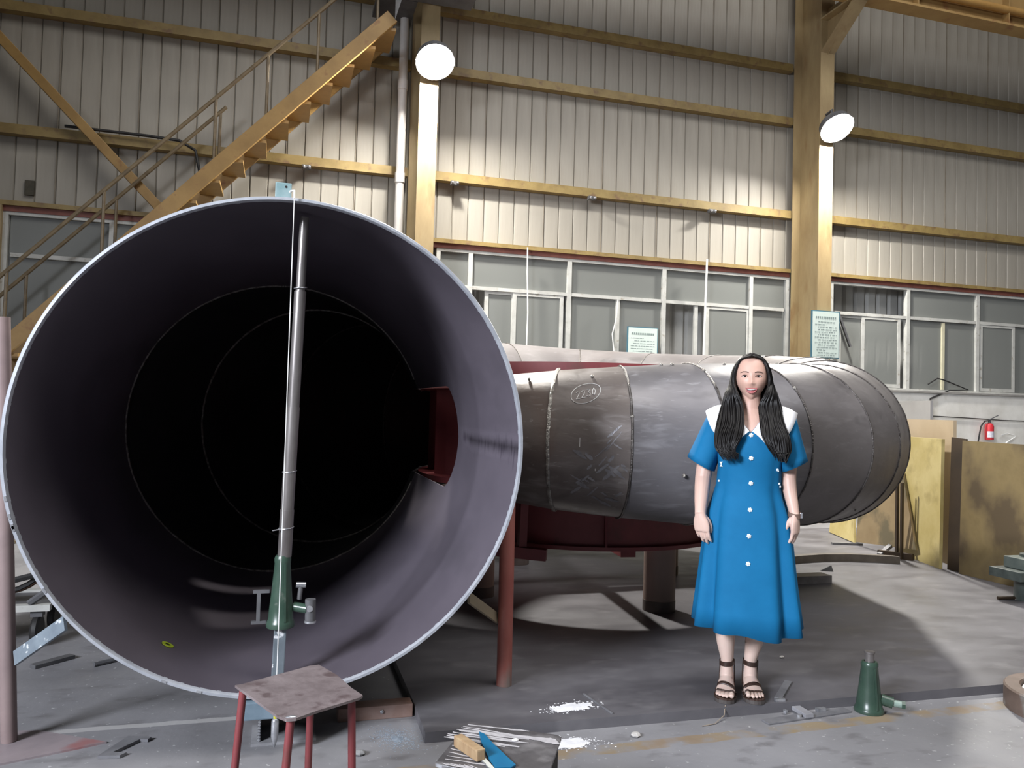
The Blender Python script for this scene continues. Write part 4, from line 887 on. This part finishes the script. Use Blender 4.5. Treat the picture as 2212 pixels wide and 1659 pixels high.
# arms
B_.tube([(-.125, .01, 1.285), (-.155, .015, 1.19), (-.178, .014, 1.09), (-.186, .002, 1.03), (-.188, -.022, .985), (-.190, -.056, .93), (-.191, -.085, .885), (-.191, -.098, .862)], [.055, .045, .041, .0385, .037, .0325, .0275, .0265], 16)
B_.tube([(.193, .01, 1.285), (.205, .02, 1.19), (.211, .018, 1.09), (.213, .010, 1.04), (.217, -.006, .99), (.227, -.026, .94), (.236, -.042, .895), (.239, -.050, .872)], [.055, .044, .038, .034, .032, .028, .0235, .0225], 16)
def hand(c, ax, wd_dir, nrm, L=1.0, curl=1.0, thumb_side=1):
    """palm and five fingers; ax = down the hand, wd_dir = across the palm, nrm = palm side"""
    c, ax, W, Nn = Vector(c), Vector(ax).normalized(), Vector(wd_dir).normalized(), Vector(nrm).normalized()
    P = lambda l, w, nn: c+ax*l*L+W*w*L+Nn*nn*L
    vs, fs = [], []; secs = [(-.012, .025, .020), (.012, .029, .019), (.035, .0385, .0175), (.060, .0415, .016), (.080, .0395, .0145), (.088, .037, .011)]; n = 16
    for l, hw, hh in secs:
        for k in range(n):
            t = TAU*k/n; vs.append(P(l, hw*math.cos(t), hh*math.sin(t)+.10*max(0, l-.03)*.5))
    for i in range(len(secs)-1):
        for k in range(n): fs.append((i*n+k, i*n+(k+1) % n, (i+1)*n+(k+1) % n, (i+1)*n+k))
    fs.append(tuple(reversed(range(n)))); fs.append(tuple((len(secs)-1)*n+k for k in range(n))); B_.add(vs, fs, True)
    for w, l1, l2, l3, r, b in ((-.0285*thumb_side*-1, .034, .022, .018, .0082, .074), (-.0095*thumb_side*-1, .037, .025, .019, .0084, .080), (.0095*thumb_side*-1, .034, .023, .018, .0080, .078), (.0275*thumb_side*-1, .027, .018, .016, .0072, .070)):
        p = [P(b-.022, w*.9, .0)]; ang = .28*curl; l, nn = b, .002; p.append(P(l, w, nn))
        for ln, da in ((l1, .42), (l2, .48), (l3, .30)):
            l += ln*math.cos(ang); nn += ln*math.sin(ang); p.append(P(l, w*1.02, nn)); ang += da*curl
        B_.tube(p, [r*1.05, r*1.1, r*.98, r*.9, r*.62], 9)
    t = thumb_side
    B_.tube([P(.012, .012*t, .010), P(.034, .027*t, .022), P(.060, .033*t, .032), P(.084, .031*t, .037), P(.096, .029*t, .038)], [.013, .0125, .0095, .0085, .005], 10)
# her right hand (left in view): back of hand outward, thumb forward; her left hand turned edge on
hand((-.191, -.100, .868), (.12, -.12, -1), (.93, -.36, 0), (.36, .93, 0), .98, .80, 1)
hand((.240, -.052, .878), (.05, -.10, -1), (-.45, -.89, 0), (-.89, .45, 0), .98, .85, 1)
# head: deformed sphere
HC = Vector((CX, .018, 1.533)); U_, V_ = 64, 48; vs, fs = [], []
def head_pt(lon, lat):
    x = math.cos(lat)*math.sin(lon); y = -math.cos(lat)*math.cos(lon); z = math.sin(lat)
    wx = .0755 if z > -.1 else .0755*(1-.40*((-z-.1)/.9)**1.7); wz = .108 if z > 0 else .117
    p = Vector((x*wx, y*.088, z*wz)); fr = max(0, -y)
    if y < 0: p.y = -abs(p.y)**.93*(.088**.07); p.y *= (1-.05*(1-abs(x)))
    if z < -.15 and y > 0: p.y *= (1-.45*min(1, (-z-.15)/.6))
    if z < -.35 and y < 0: p.y *= 1-.10*min(1, (-z-.35)/.65)
    g = lambda cx, cz, sx, sz: math.exp(-((p.x-cx)/sx)**2-((p.z-cz)/sz)**2)*fr
    dy = 0
    if z < 0 and y < 0:
        cl = math.cos(lat); p.y = p.y*(max(cl, .02)**.38/max(cl, .02))*(1-.10*min(1, max(0, -z-.6)/.4))
    dy -= .0155*g(0, -.036, .0105, .013)+.0075*g(0, -.014, .0075, .022)          # nose tip and bridge
    dy -= .0050*g(-.0115, -.040, .006, .006)+.0050*g(.0115, -.040, .006, .006)   # nostrils
    dy += .0060*g(-.031, -.003, .016, .010)+.0060*g(.031, -.003, .016, .010)     # eye sockets
    dy -= .0055*g(-.038, -.036, .018, .020)+.0055*g(.038, -.036, .018, .020)     # cheeks
    dy -= .0030*g(-.028, .020, .022, .008)+.0030*g(.028, .020, .022, .008)       # brow
    dy -= .0055*g(0, -.105, .020, .012)                                          # chin
    dy += .0105*g(0, -.0715, .0195, .0085)                                       # open mouth hollow
    dy -= .0030*g(0, -.056, .022, .006)+.0035*g(0, -.088, .018, .006)            # lips swell
    return HC+p+Vector((0, dy, 0))
for j in range(V_+1):
    lat = -PI/2+PI*j/V_
    for i in range(U_): vs.append(head_pt(TAU*i/U_, lat))
for j in range(V_):
    for i in range(U_): fs.append((j*U_+i, j*U_+(i+1) % U_, (j+1)*U_+(i+1) % U_, (j+1)*U_+i))
B_.add(vs, fs, True)
for s_ in (-1, 1): B_.ball((CX+s_*.076, .03, 1.515), .028, (.28, .55, 1), 12, 8)     # ears
tmp = bpy.data.objects.new('tmp_body', B_.mesh('tmp_body', None)); COL.objects.link(tmp)
md = tmp.modifiers.new('r', 'REMESH'); md.mode = 'VOXEL'; md.voxel_size = .0026; md.use_smooth_shade = True
md = tmp.modifiers.new('s', 'SMOOTH'); md.iterations = 5; md.factor = .5
dg = bpy.context.evaluated_depsgraph_get(); body_me = bpy.data.meshes.new_from_object(tmp.evaluated_get(dg))
bpy.data.objects.remove(tmp); body_me.name = 'body'; body_me.materials.clear(); body_me.materials.append(skin)
body_me.polygons.foreach_set('use_smooth', [True]*len(body_me.polygons))
body = bpy.data.objects.new('body', body_me); COL.objects.link(body); body.parent = per
bvh = BVHTree.FromPolygons([v.co for v in body_me.vertices], [tuple(p.vertices) for p in body_me.polygons])
def fy(x, z, lift=.0):
    h = bvh.ray_cast(Vector((x, -1, z)), Vector((0, 1, 0)))
    return Vector((x, (h[0].y if h[0] else -.07)-lift, z))
def feat(name, mb, m, parent=body): return mb.build(name, m, parent, local=True)
eye_w = mat('eye_white', (.62, .58, .56), rough=.25); eye_d = mat('iris_dark', (.020, .012, .009), rough=.15); lash = mat('lash_dark', (.025, .016, .014), rough=.6)
brow_m = mat('brow_brown', (.10, .058, .045), (.14, .085, .07), scale=60, rough=.8); lip_m = mat('lip_pink', (.44, .14, .14), (.50, .17, .17), scale=40, rough=.32); teeth_m = mat('teeth_white', (.80, .77, .73), rough=.25); mouth_m = mat('mouth_dark', (.16, .030, .035), rough=.4)
EZ = 1.5305
for s_ in (-1, 1):
    ex = CX+s_*.0312; c = fy(ex, EZ)
    e = MB().ball((ex, c.y+.0025, EZ), 1, (.0130, .0056, .0036), 16, 8); eo = feat('eye', e, eye_w)
    feat('iris', MB().ball((ex-.001*s_, c.y-.0008, EZ), 1, (.0062, .0038, .0046), 14, 8), eye_d, eo)
    p_ = [(-.0150*s_, -.0012), (-.008*s_, .0042), (.0, .0056), (.008*s_, .0048), (.0165*s_, .0008)]
    feat('upper_lid', MB().tube([Vector((ex+dx, fy(ex+dx, EZ+dz, .0018).y, EZ+dz)) for dx, dz in p_], [.0008, .0014, .0017, .0017, .0009], 7), lash, eo)
    p_ = [(-.013*s_, -.0025), (0, -.0048), (.0145*s_, -.0022)]
    feat('lower_lid', MB().tube([Vector((ex+dx, fy(ex+dx, EZ+dz, .0009).y, EZ+dz)) for dx, dz in p_], [.0008, .0011, .0008], 6), mat('lid_skin', (.42, .24, .19), rough=.5), eo)
    p_ = [(-.017*s_, .0185), (-.006*s_, .0215), (.008*s_, .0215), (.021*s_, .0165)]
    feat('eyebrow', MB().tube([Vector((ex+dx, fy(ex+dx, EZ+dz, .0006).y, EZ+dz)) for dx, dz in p_], [.0022, .0030, .0028, .0012], 7), brow_m)
MZ = 1.4715
def mp(x, z, lift): return Vector((CX+x, fy(CX+x*1.0, z, 0).y-lift, z))
front = fy(CX, 1.481).y
def mc(x, z, d=0): return Vector((CX+x, front+.0035+11.0*x*x-d, z))
feat('mouth_inside', MB().add([mc(.026*math.cos(t), MZ-.0075+ (.0045 if math.sin(t) > 0 else .0145)*math.sin(t), -.0002) for t in [TAU*k/24 for k in range(24)]]+[mc(0, MZ-.008, -.003)], [(k, (k+1) % 24, 24) for k in range(24)]), mouth_m)
up_l = [(-.0265, MZ+.0030), (-.017, MZ+.0006), (-.006, MZ+.0006), (0, MZ-.0002), (.006, MZ+.0006), (.017, MZ+.0006), (.0265, MZ+.0030)]
feat('upper_lip', MB().tube([mc(x, z, .0018) for x, z in up_l], [.0012, .0022, .0028, .0026, .0028, .0022, .0012], 8), lip_m)
lo_l = [(-.0262, MZ+.0020), (-.021, MZ-.0095), (-.012, MZ-.0180), (0, MZ-.0205), (.012, MZ-.0180), (.021, MZ-.0095), (.0262, MZ+.0020)]
feat('lower_lip', MB().tube([mc(x, z, .0022) for x, z in lo_l], [.0012, .0025, .0036, .0040, .0036, .0025, .0012], 8), lip_m)
th_ = MB()
th_.add([mc(x, MZ-.0012-.0*abs(x), .0002) for x in (-.021, -.014, -.007, 0, .007, .014, .021)]+[mc(x, MZ-.0066+7*x*x, .0002) for x in (-.021, -.014, -.007, 0, .007, .014, .021)], [(i, i+1, i+8, i+7) for i in range(6)])
feat('teeth', th_, teeth_m)
feat('tongue', MB().ball(mc(0, MZ-.0150, -.0022), 1, (.012, .004, .0042), 12, 6), mat('tongue_pink', (.42, .10, .11), rough=.35))

# ---- dress
dress_m = mat('dress_blue', (.003, .125, .285), (.005, .145, .325), scale=5, rough=.78, bump=.02, bscale=60, spec=.25)
dr = thing('dress', '', 'x'); 
for k_ in ('label', 'category'): del dr[k_]
bpy.data.objects.remove(dr)
D = MB(); nD = 120; secs = []
#        z     cx    a     b    fold amp
prof_d = [(1.330, CX, .120, .072, 0), (1.305, CX, .165, .088, 0), (1.26, CX, .170, .108, 0), (1.20, CX, .165, .128, 0), (1.14, CX, .155, .128, .001), (1.10, .033, .149, .122, .001), (1.03, .030, .151, .115, .001), (1.00, .029, .153, .117, .002), (.95, .028, .165, .125, .004), (.88, .029, .186, .140, .006), (.78, .030, .199, .152, .009), (.66, .030, .210, .162, .012), (.54, .031, .220, .172, .015), (.42, .033, .232, .182, .018), (.325, .035, .240, .190, .021)]
folds = [(-2.62, .22, 1.0), (-2.42, .16, -1.3), (-2.05, .25, .5), (-1.62, .45, .35), (-1.05, .22, .5), (-.75, .16, -1.2), (-.52, .20, 1.1), (-.2, .15, -.9), (2.9, .2, 1), (.3, .25, .8), (.9, .3, -.6), (1.6, .4, .7), (2.3, .3, -.7)]
def fold(t):
    s = 0
    for c, w_, a in folds:
        d = (t-c+PI) % TAU-PI; s += a*math.exp(-(d/w_)**2)
    return s
vs, fs = [], []
for i, (z, cx, a, b, amp) in enumerate(prof_d):
    for k in range(nD):
        t = TAU*k/nD; f = fold(t)*amp*1.7; ca, sa = math.cos(t), math.sin(t)
        e = .86 if z > 1.0 else .93
        x = cx+(a+f)*math.copysign(abs(ca)**e, ca); y = .008+(b+f)*math.copysign(abs(sa)**e, sa); zz = z
        if z < .5: zz = z+((.5-z)/.175)*(-.018*math.exp(-((t-(TAU-1.05))/.5)**2)+.010*math.exp(-((t-(TAU-1.65))/.22)**2)+.03*(abs(ca)**3)*(1 if ca < 0 else .8)*.35+.012*math.sin(t)*0)
        if z > 1.21 and sa < 0:      # V neckline dips at the front
            zz = min(z, 1.262+abs(x-CX)*1.25) if abs(x-CX) < .06 else z
        vs.append((x, y, zz))
m_ = len(prof_d)
for i in range(m_-1):
    for k in range(nD): fs.append((i*nD+k, i*nD+(k+1) % nD, (i+1)*nD+(k+1) % nD, (i+1)*nD+k))
D.add(vs, fs, True); dress = D.build('dress', dress_m, per, sharp=60, local=True)
sol = dress.modifiers.new('thickness', 'SOLIDIFY'); sol.thickness = .004; sol.offset = -1
dbvh = BVHTree.FromPolygons([Vector(v) for v in vs], fs)
def dy_(x, z, lift=.0):
    h = dbvh.ray_cast(Vector((x, -1, z)), Vector((0, 1, 0))); return Vector((x, (h[0].y if h[0] else -.12)-lift, z))
# placket seam and shoulder line
def sleeve(sh, ou, inn, name):
    S = MB(); n = 40; vs, fs = [], []
    sh, ou, inn = Vector(sh), Vector(ou), Vector(inn); c1 = (ou+inn)/2; hx = (ou-inn)/2; K = 9
    for i in range(K):
        f = i/(K-1); c = sh.lerp(c1, f); hw = Vector((math.copysign(.058, hx.x), 0, .020)).lerp(hx, f**.8); hd = .066+.022*f
        for k in range(n):
            t = TAU*k/n; rip = 1+.05*f*f*math.sin(3*t+.6)+.03*f*math.sin(5*t)
            vs.append(c+hw*math.cos(t)*rip+Vector((0, 1, 0))*hd*math.sin(t)*rip+Vector((0, .012*f, -.012*f*f*(math.sin(t)*-1)*0)))
    for i in range(K-1):
        for k in range(n): fs.append((i*n+k, i*n+(k+1) % n, (i+1)*n+(k+1) % n, (i+1)*n+k))
    S.add(vs, fs, True); o = S.build(name, dress_m, dress, sharp=60, local=True)
    so = o.modifiers.new('thickness', 'SOLIDIFY'); so.thickness = .004; so.offset = -1
    # closed round shoulder cap
    return o
sleeve((-.115, .010, 1.315), (-.262, .0, 1.130), (-.132, .0, 1.062), 'sleeve')
sleeve((.185, .010, 1.315), (.297, .0, 1.132), (.172, .0, 1.072), 'sleeve')
btn_m = mat('button_pearl', (.62, .70, .74), (.82, .86, .88), scale=60, rough=.22, spec=.7)
for x, z in ((CX+.002, 1.250), (CX+.004, 1.142), (CX+.005, 1.024), (CX+.003, .902), (CX+.000, .782), (CX-.002, .656)):
    p = dy_(x, z); bt = MB()
    bt.ball((x, p.y-.003, z), 1, (.0062, .004, .0062), 10, 6)
    for k in range(6): a = TAU*k/6+.3; bt.ball((x+.0068*math.cos(a), p.y-.0025, z+.0068*math.sin(a)), 1, (.0046, .003, .0046), 8, 5)
    feat('button', bt, btn_m, dress)
for x, z, w_ in ((-.098, 1.106, 1), (.158, 1.090, .8)):
    p = dy_(x, z); bw = MB()
    if w_ == 1:
        bw.prism([p+Vector((-.010, -.005, .010)), p+Vector((.006, -.005, .012)), p+Vector((0, -.006, .0)), p+Vector((.006, -.005, -.013)), p+Vector((-.008, -.005, -.012)), p+Vector((-.002, -.006, 0))], (0, -.003, 0))
    else: bw.ball(p+Vector((0, -.004, 0)), .007, u=10, v=6); bw.ball(p+Vector((.004, -.006, -.006)), .004, u=8, v=5)
    feat('bow', bw, btn_m, dress)
for x, z in ((-.108, 1.024), (.168, 1.024), (.172, 1.010)):
    feat('pearl', MB().ball(dy_(x, z, .003), .0055, u=10, v=6), btn_m, dress)
# white collar: from the neck edge down over shoulders and chest, pointed at the front
collar_m = mat('collar_white', (.76, .76, .78), (.82, .82, .84), scale=8, rough=.7, spec=.2)
def collar(sx):
    inn = [(CX+sx*.0, .066, 1.385), (CX+sx*.040, .055, 1.385), (CX+sx*.058, .022, 1.372), (CX+sx*.056, -.025, 1.345), (CX+sx*.040, -.070, 1.315), (CX+sx*.020, -.108, 1.285), (CX+sx*.006, -.122, 1.268)]
    out = [(CX+sx*.0, .125, 1.30), (CX+sx*.130, .100, 1.325), (CX+sx*.200, .052, 1.350), (CX+sx*.2125, -.004, 1.352), (CX+sx*.172, -.090, 1.262), (CX+sx*.100, -.140, 1.205), (CX+sx*.080, -.142, 1.196)]
    if sx < 0: out[-3:] = [(CX-.170, -.090, 1.258), (CX-.085, -.142, 1.208), (CX-.066, -.142, 1.204)]
    n = 6; vs = []; fs = []
    def cr(P, u):
        i = min(int(u), len(P)-2); f = u-i; p0, p1, p2, p3 = [Vector(P[min(max(j, 0), len(P)-1)]) for j in (i-1, i, i+1, i+2)]
        return .5*((2*p1)+(p2-p0)*f+(2*p0-5*p1+4*p2-p3)*f*f+(3*p1-p0-3*p2+p3)*f**3)
    Kc = 30
    for i in range(Kc+1):
        u = (len(inn)-1)*i/Kc; a, b = cr(inn, u), cr(out, u)
        for j in range(n+1):
            f = j/n; p = a.lerp(b, f); p.z += .032*math.sin(PI*f)*(1 if i < Kc*.75 else .2)
            h = dbvh.ray_cast(Vector((p.x, -1, p.z)), Vector((0, 1, 0))) if p.y < -.02 else (None,)
            if h[0] is not None and p.y > h[0].y-.006: p.y = h[0].y-.006
            vs.append(p)
    for i in range(Kc):
        for j in range(n): q = n+1; fs.append((i*q+j, i*q+j+1, (i+1)*q+j+1, (i+1)*q+j))
    m = MB(); m.add(vs, fs, True); o = m.build('collar', collar_m, dress, sharp=70, local=True); o['label'] = 'white collar half'
    so = o.modifiers.new('thickness', 'SOLIDIFY'); so.thickness = .003; so.offset = 0
collar(-1); collar(1)
# ---- sandals and watch
leather = mat('sandal_brown', (.030, .016, .012), (.055, .030, .022), scale=20, rough=.40); sole_m = mat('sandal_sole', (.055, .045, .042), (.09, .08, .075), scale=20, rough=.6)
for s_, ax_, fx, YO in ((-1, -.057, -.060, .035), (1, .054, .072, .075)):
    d = Vector(((fx-ax_)/.16, -1, 0)).normalized(); sd = Vector((-d.y, d.x, 0)); a0_ = Vector((ax_, .02+YO, 0))
    if sd.x < 0: sd = -sd
    ol = []
    for l, w_ in ((-.055, .014), (-.045, .028), (-.02, .036), (.03, .038), (.08, .045), (.13, .0515), (.165, .050), (.19, .042), (.205, .026), (.211, .008)): ol.append((l, w_))
    poly = [a0_+d*l-sd*w_ for l, w_ in ol]+[a0_+d*l+sd*w_ for l, w_ in reversed(ol)]
    sn = MB().prism([Vector((p.x, p.y, .001)) for p in poly], (0, 0, .016)).build('sandal', sole_m, per, local=True)
    feat('insole', MB().prism([Vector((a0_.x+(p.x-a0_.x)*.985, p.y, .017)) for p in poly], (0, 0, .005)), leather, sn)
    # ankle strap: flat band around the ankle
    zc_ = .135; bd = MB(); n = 28; vs, fs = [], []
    for k in range(n):
        t = TAU*k/n; r = Vector((.0335*math.cos(t), .041*math.sin(t), 0)); tl = .10*r.x*s_*-1
        for dr_, dz in ((.0, -.011), (.003, -.011), (.003, .011), (.0, .011)): vs.append(Vector((ax_, .017+YO, zc_+dz+tl))+r+r.normalized()*dr_)
    for k in range(n):
        for j in range(4): k2 = (k+1) % n; fs.append((k*4+j, k2*4+j, k2*4+(j+1) % 4, k*4+(j+1) % 4))
    bd.add(vs, fs, True); feat('ankle_strap', bd, leather, sn)
    for sg in (-1, 1):
        feat('heel_strap', MB().bar(a0_+d*-.018+sd*sg*.037+Vector((0, 0, .018)), a0_+d*-.022+sd*sg*.034+Vector((0, 0, .128)), .013, .004, upv=tuple(sd), bev=.001), leather, sn)
    def strap(l, wl, skew):
        m = MB(); K = 18; vs, fs = [], []
        for k in range(K+1):
            f = k/K*2-1; base = a0_+d*(l+skew*f)+sd*f*.050
            h = bvh.ray_cast(Vector((base.x, base.y, .16)), Vector((0, 0, -1))); zt_ = h[0].z if h[0] and h[0].z > .02 and abs(f) < .96 else .021
            zt_ = max(zt_, .021)
            for dl in (-wl, wl):
                b2_ = base+d*dl; h2 = bvh.ray_cast(Vector((b2_.x, b2_.y, .16)), Vector((0, 0, -1))); z2 = h2[0].z if h2[0] and h2[0].z > .02 and abs(f) < .93 else .020
                vs.append(Vector((b2_.x, b2_.y, z2+.003)))
            
        fs = [(2*i, 2*i+1, 2*i+3, 2*i+2) for i in range(K)]
        m.add(vs, fs, True); o = feat('foot_strap', m, leather, sn); so = o.modifiers.new('thickness', 'SOLIDIFY'); so.thickness = .004; so.offset = 0
    strap(.090, .009, -.012*s_); strap(.142, .0075, -.014*s_)
wt = MB(); n = 22; vs, fs = [], []
for k in range(n):
    t = TAU*k/n; r = Vector((.0268*math.cos(t), .0268*math.sin(t), 0))
    for dr_, dz in ((0, -.011), (.003, -.011), (.003, .011), (0, .011)): vs.append(Vector((.2375, -.046, .884+dz-.12*r.x+.25*r.y))+r+r.normalized()*dr_)
for k in range(n):
    for j in range(4): k2 = (k+1) % n; fs.append((k*4+j, k2*4+j, k2*4+(j+1) % 4, k*4+(j+1) % 4))
wt.add(vs, fs, True); wa = wt.build('wristwatch', mat('watch_strap', (.16, .10, .08), (.2, .13, .10), scale=30, rough=.5), per, local=True)
feat('watch_case', MB().box(.262, .274, -.058, -.036, .868, .892, bev=.002), bright_steel, wa)
# ---- hair: strands combed from a centre part, two locks over the chest
hair_m = bpy.data.materials.new('hair_black'); nt_, b_h = nodes(hair_m)
b_h.inputs['Base Color'].default_value = (.006, .005, .005, 1); b_h.inputs['Roughness'].default_value = .42; b_h.inputs['Specular IOR Level'].default_value = .32
Hh = MB(); rh = random.Random(21)
def spl(P, m):
    out = []; P = [Vector(p) for p in P]
    for q in range(m):
        u = (len(P)-1)*q/(m-1); i = min(int(u), len(P)-2); f = u-i; p0, p1, p2, p3 = [P[min(max(j, 0), len(P)-1)] for j in (i-1, i, i+1, i+2)]
        out.append(.5*((2*p1)+(p2-p0)*f+(2*p0-5*p1+4*p2-p3)*f*f+(3*p1-p0-3*p2+p3)*f**3))
    return out
def skull(lon, z, g):
    """point on the skull at compass lon (0 = front) and height z, lifted by g"""
    zz = (z-HC.z)/.108; zz = max(-1, min(.999, zz)); rr_ = math.sqrt(max(0, 1-zz*zz)) if zz > 0 else 1
    return Vector((HC.x+(.0755*rr_+g)*math.sin(lon), HC.y-(.088*rr_+g)*math.cos(lon), z))
for s_ in (-1, 1):
    # front locks
    for i in range(170):
        f = rh.random(); lay = rh.random()            # f: 0 inner (face side) .. 1 outer
        y0 = -.052+.085*f+rh.uniform(-.006, .006)
        p = [Vector((CX+s_*rh.uniform(0, .004), y0, 1.6435-.0020*(1-min(1, f*2))*8*(1 if y0 < -.03 else .5)))]
        lon0 = s_*(.62+1.05*f)
        p.append(skull(s_*(.98+.42*f), 1.612+.014*f, .005+.007*lay))
        p.append(skull(s_*(1.08+.50*f), 1.565, .006+.009*lay))
        p.append(skull(s_*(1.16+.45*f), 1.505, .008+.010*lay)+Vector((s_*.006*f, 0, 0)))
        if s_ < 0:
            inn = [(1.445, -.024, -.045), (1.39, -.008, -.050), (1.31, .006, -.098), (1.24, -.010, -.140), (1.18, -.035, -.150), (1.135, -.012, -.152)]
            out = [(1.445, -.090, -.000), (1.39, -.102, -.012), (1.31, -.118, -.055), (1.24, -.132, -.095), (1.18, -.118, -.125), (1.135, -.092, -.140)]
            endz = 1.135+.05*abs(f-.15)+rh.uniform(-.008, .03)
            if f > .45: endz = 1.132+rh.uniform(-.006, .04)
        else:
            inn = [(1.445, .098, -.045), (1.39, .074, -.050), (1.31, .074, -.100), (1.24, .092, -.145), (1.18, .118, -.152), (1.13, .138, -.152)]
            out = [(1.445, .158, -.000), (1.39, .168, -.012), (1.31, .188, -.055), (1.24, .208, -.095), (1.18, .212, -.120), (1.13, .200, -.135)]
            endz = 1.128+rh.uniform(-.008, .045)+.02*(1-f)
        for (z, xi, yi), (_, xo, yo) in zip(inn, out):
            wv = .004*math.sin(z*38+f*5+s_)
            p.append(Vector((xi+(xo-xi)*f+wv+rh.uniform(-.003, .003), yi+(yo-yi)*f-.020*lay-.012*math.sin(PI*f), z)))
        p[-1].z = endz
        q = spl(p, 24); r0 = rh.uniform(.0032, .0052)
        Hh.tube(q, [r0*.6]+[r0]*16+[r0*(1-.13*k) for k in range(7)], 5)
    # back of the head
    for i in range(110):
        f = rh.random(); lon = s_*(1.45+1.65*f)
        p = [Vector((CX+s_*.003, -.02+.09*f, 1.643-.01*f)), skull(s_*(1.2+1.9*f), 1.61, .008), skull(lon, 1.55, .010), skull(lon, 1.47, .013)+Vector((s_*.006, 0, 0)), Vector((CX+s_*(.095-.07*f), .055+.045*f, 1.38)), Vector((CX+s_*(.12-.09*f), .09+.045*f, 1.28)), Vector((CX+s_*(.12-.09*f), .10+.05*f, 1.17+rh.uniform(-.03, .03)))]
        q = spl(p, 16); Hh.tube(q, [.0055]*12+[.005, .004, .003, .002], 5)
# close cap under the strands
for jj in range(1):
    vs, fs = [], []; n1, n2 = 26, 12
    for j in range(n2+1):
        for i in range(n1+1):
            z = 1.40+.241*(j/n2)**.8; l0 = R(84)-R(48)*min(1, max(0, (z-1.600)/.036)); lon = l0+(TAU-2*l0)*i/n1; vs.append(skull(lon, z, .004))
    for j in range(n2):
        for i in range(n1): fs.append((j*(n1+1)+i, j*(n1+1)+i+1, (j+1)*(n1+1)+i+1, (j+1)*(n1+1)+i))
    Hh.add(vs, fs, True)
hair = Hh.build('hair', hair_m, per, sharp=80, local=True); hair['label'] = 'long straight black hair parted in the middle'
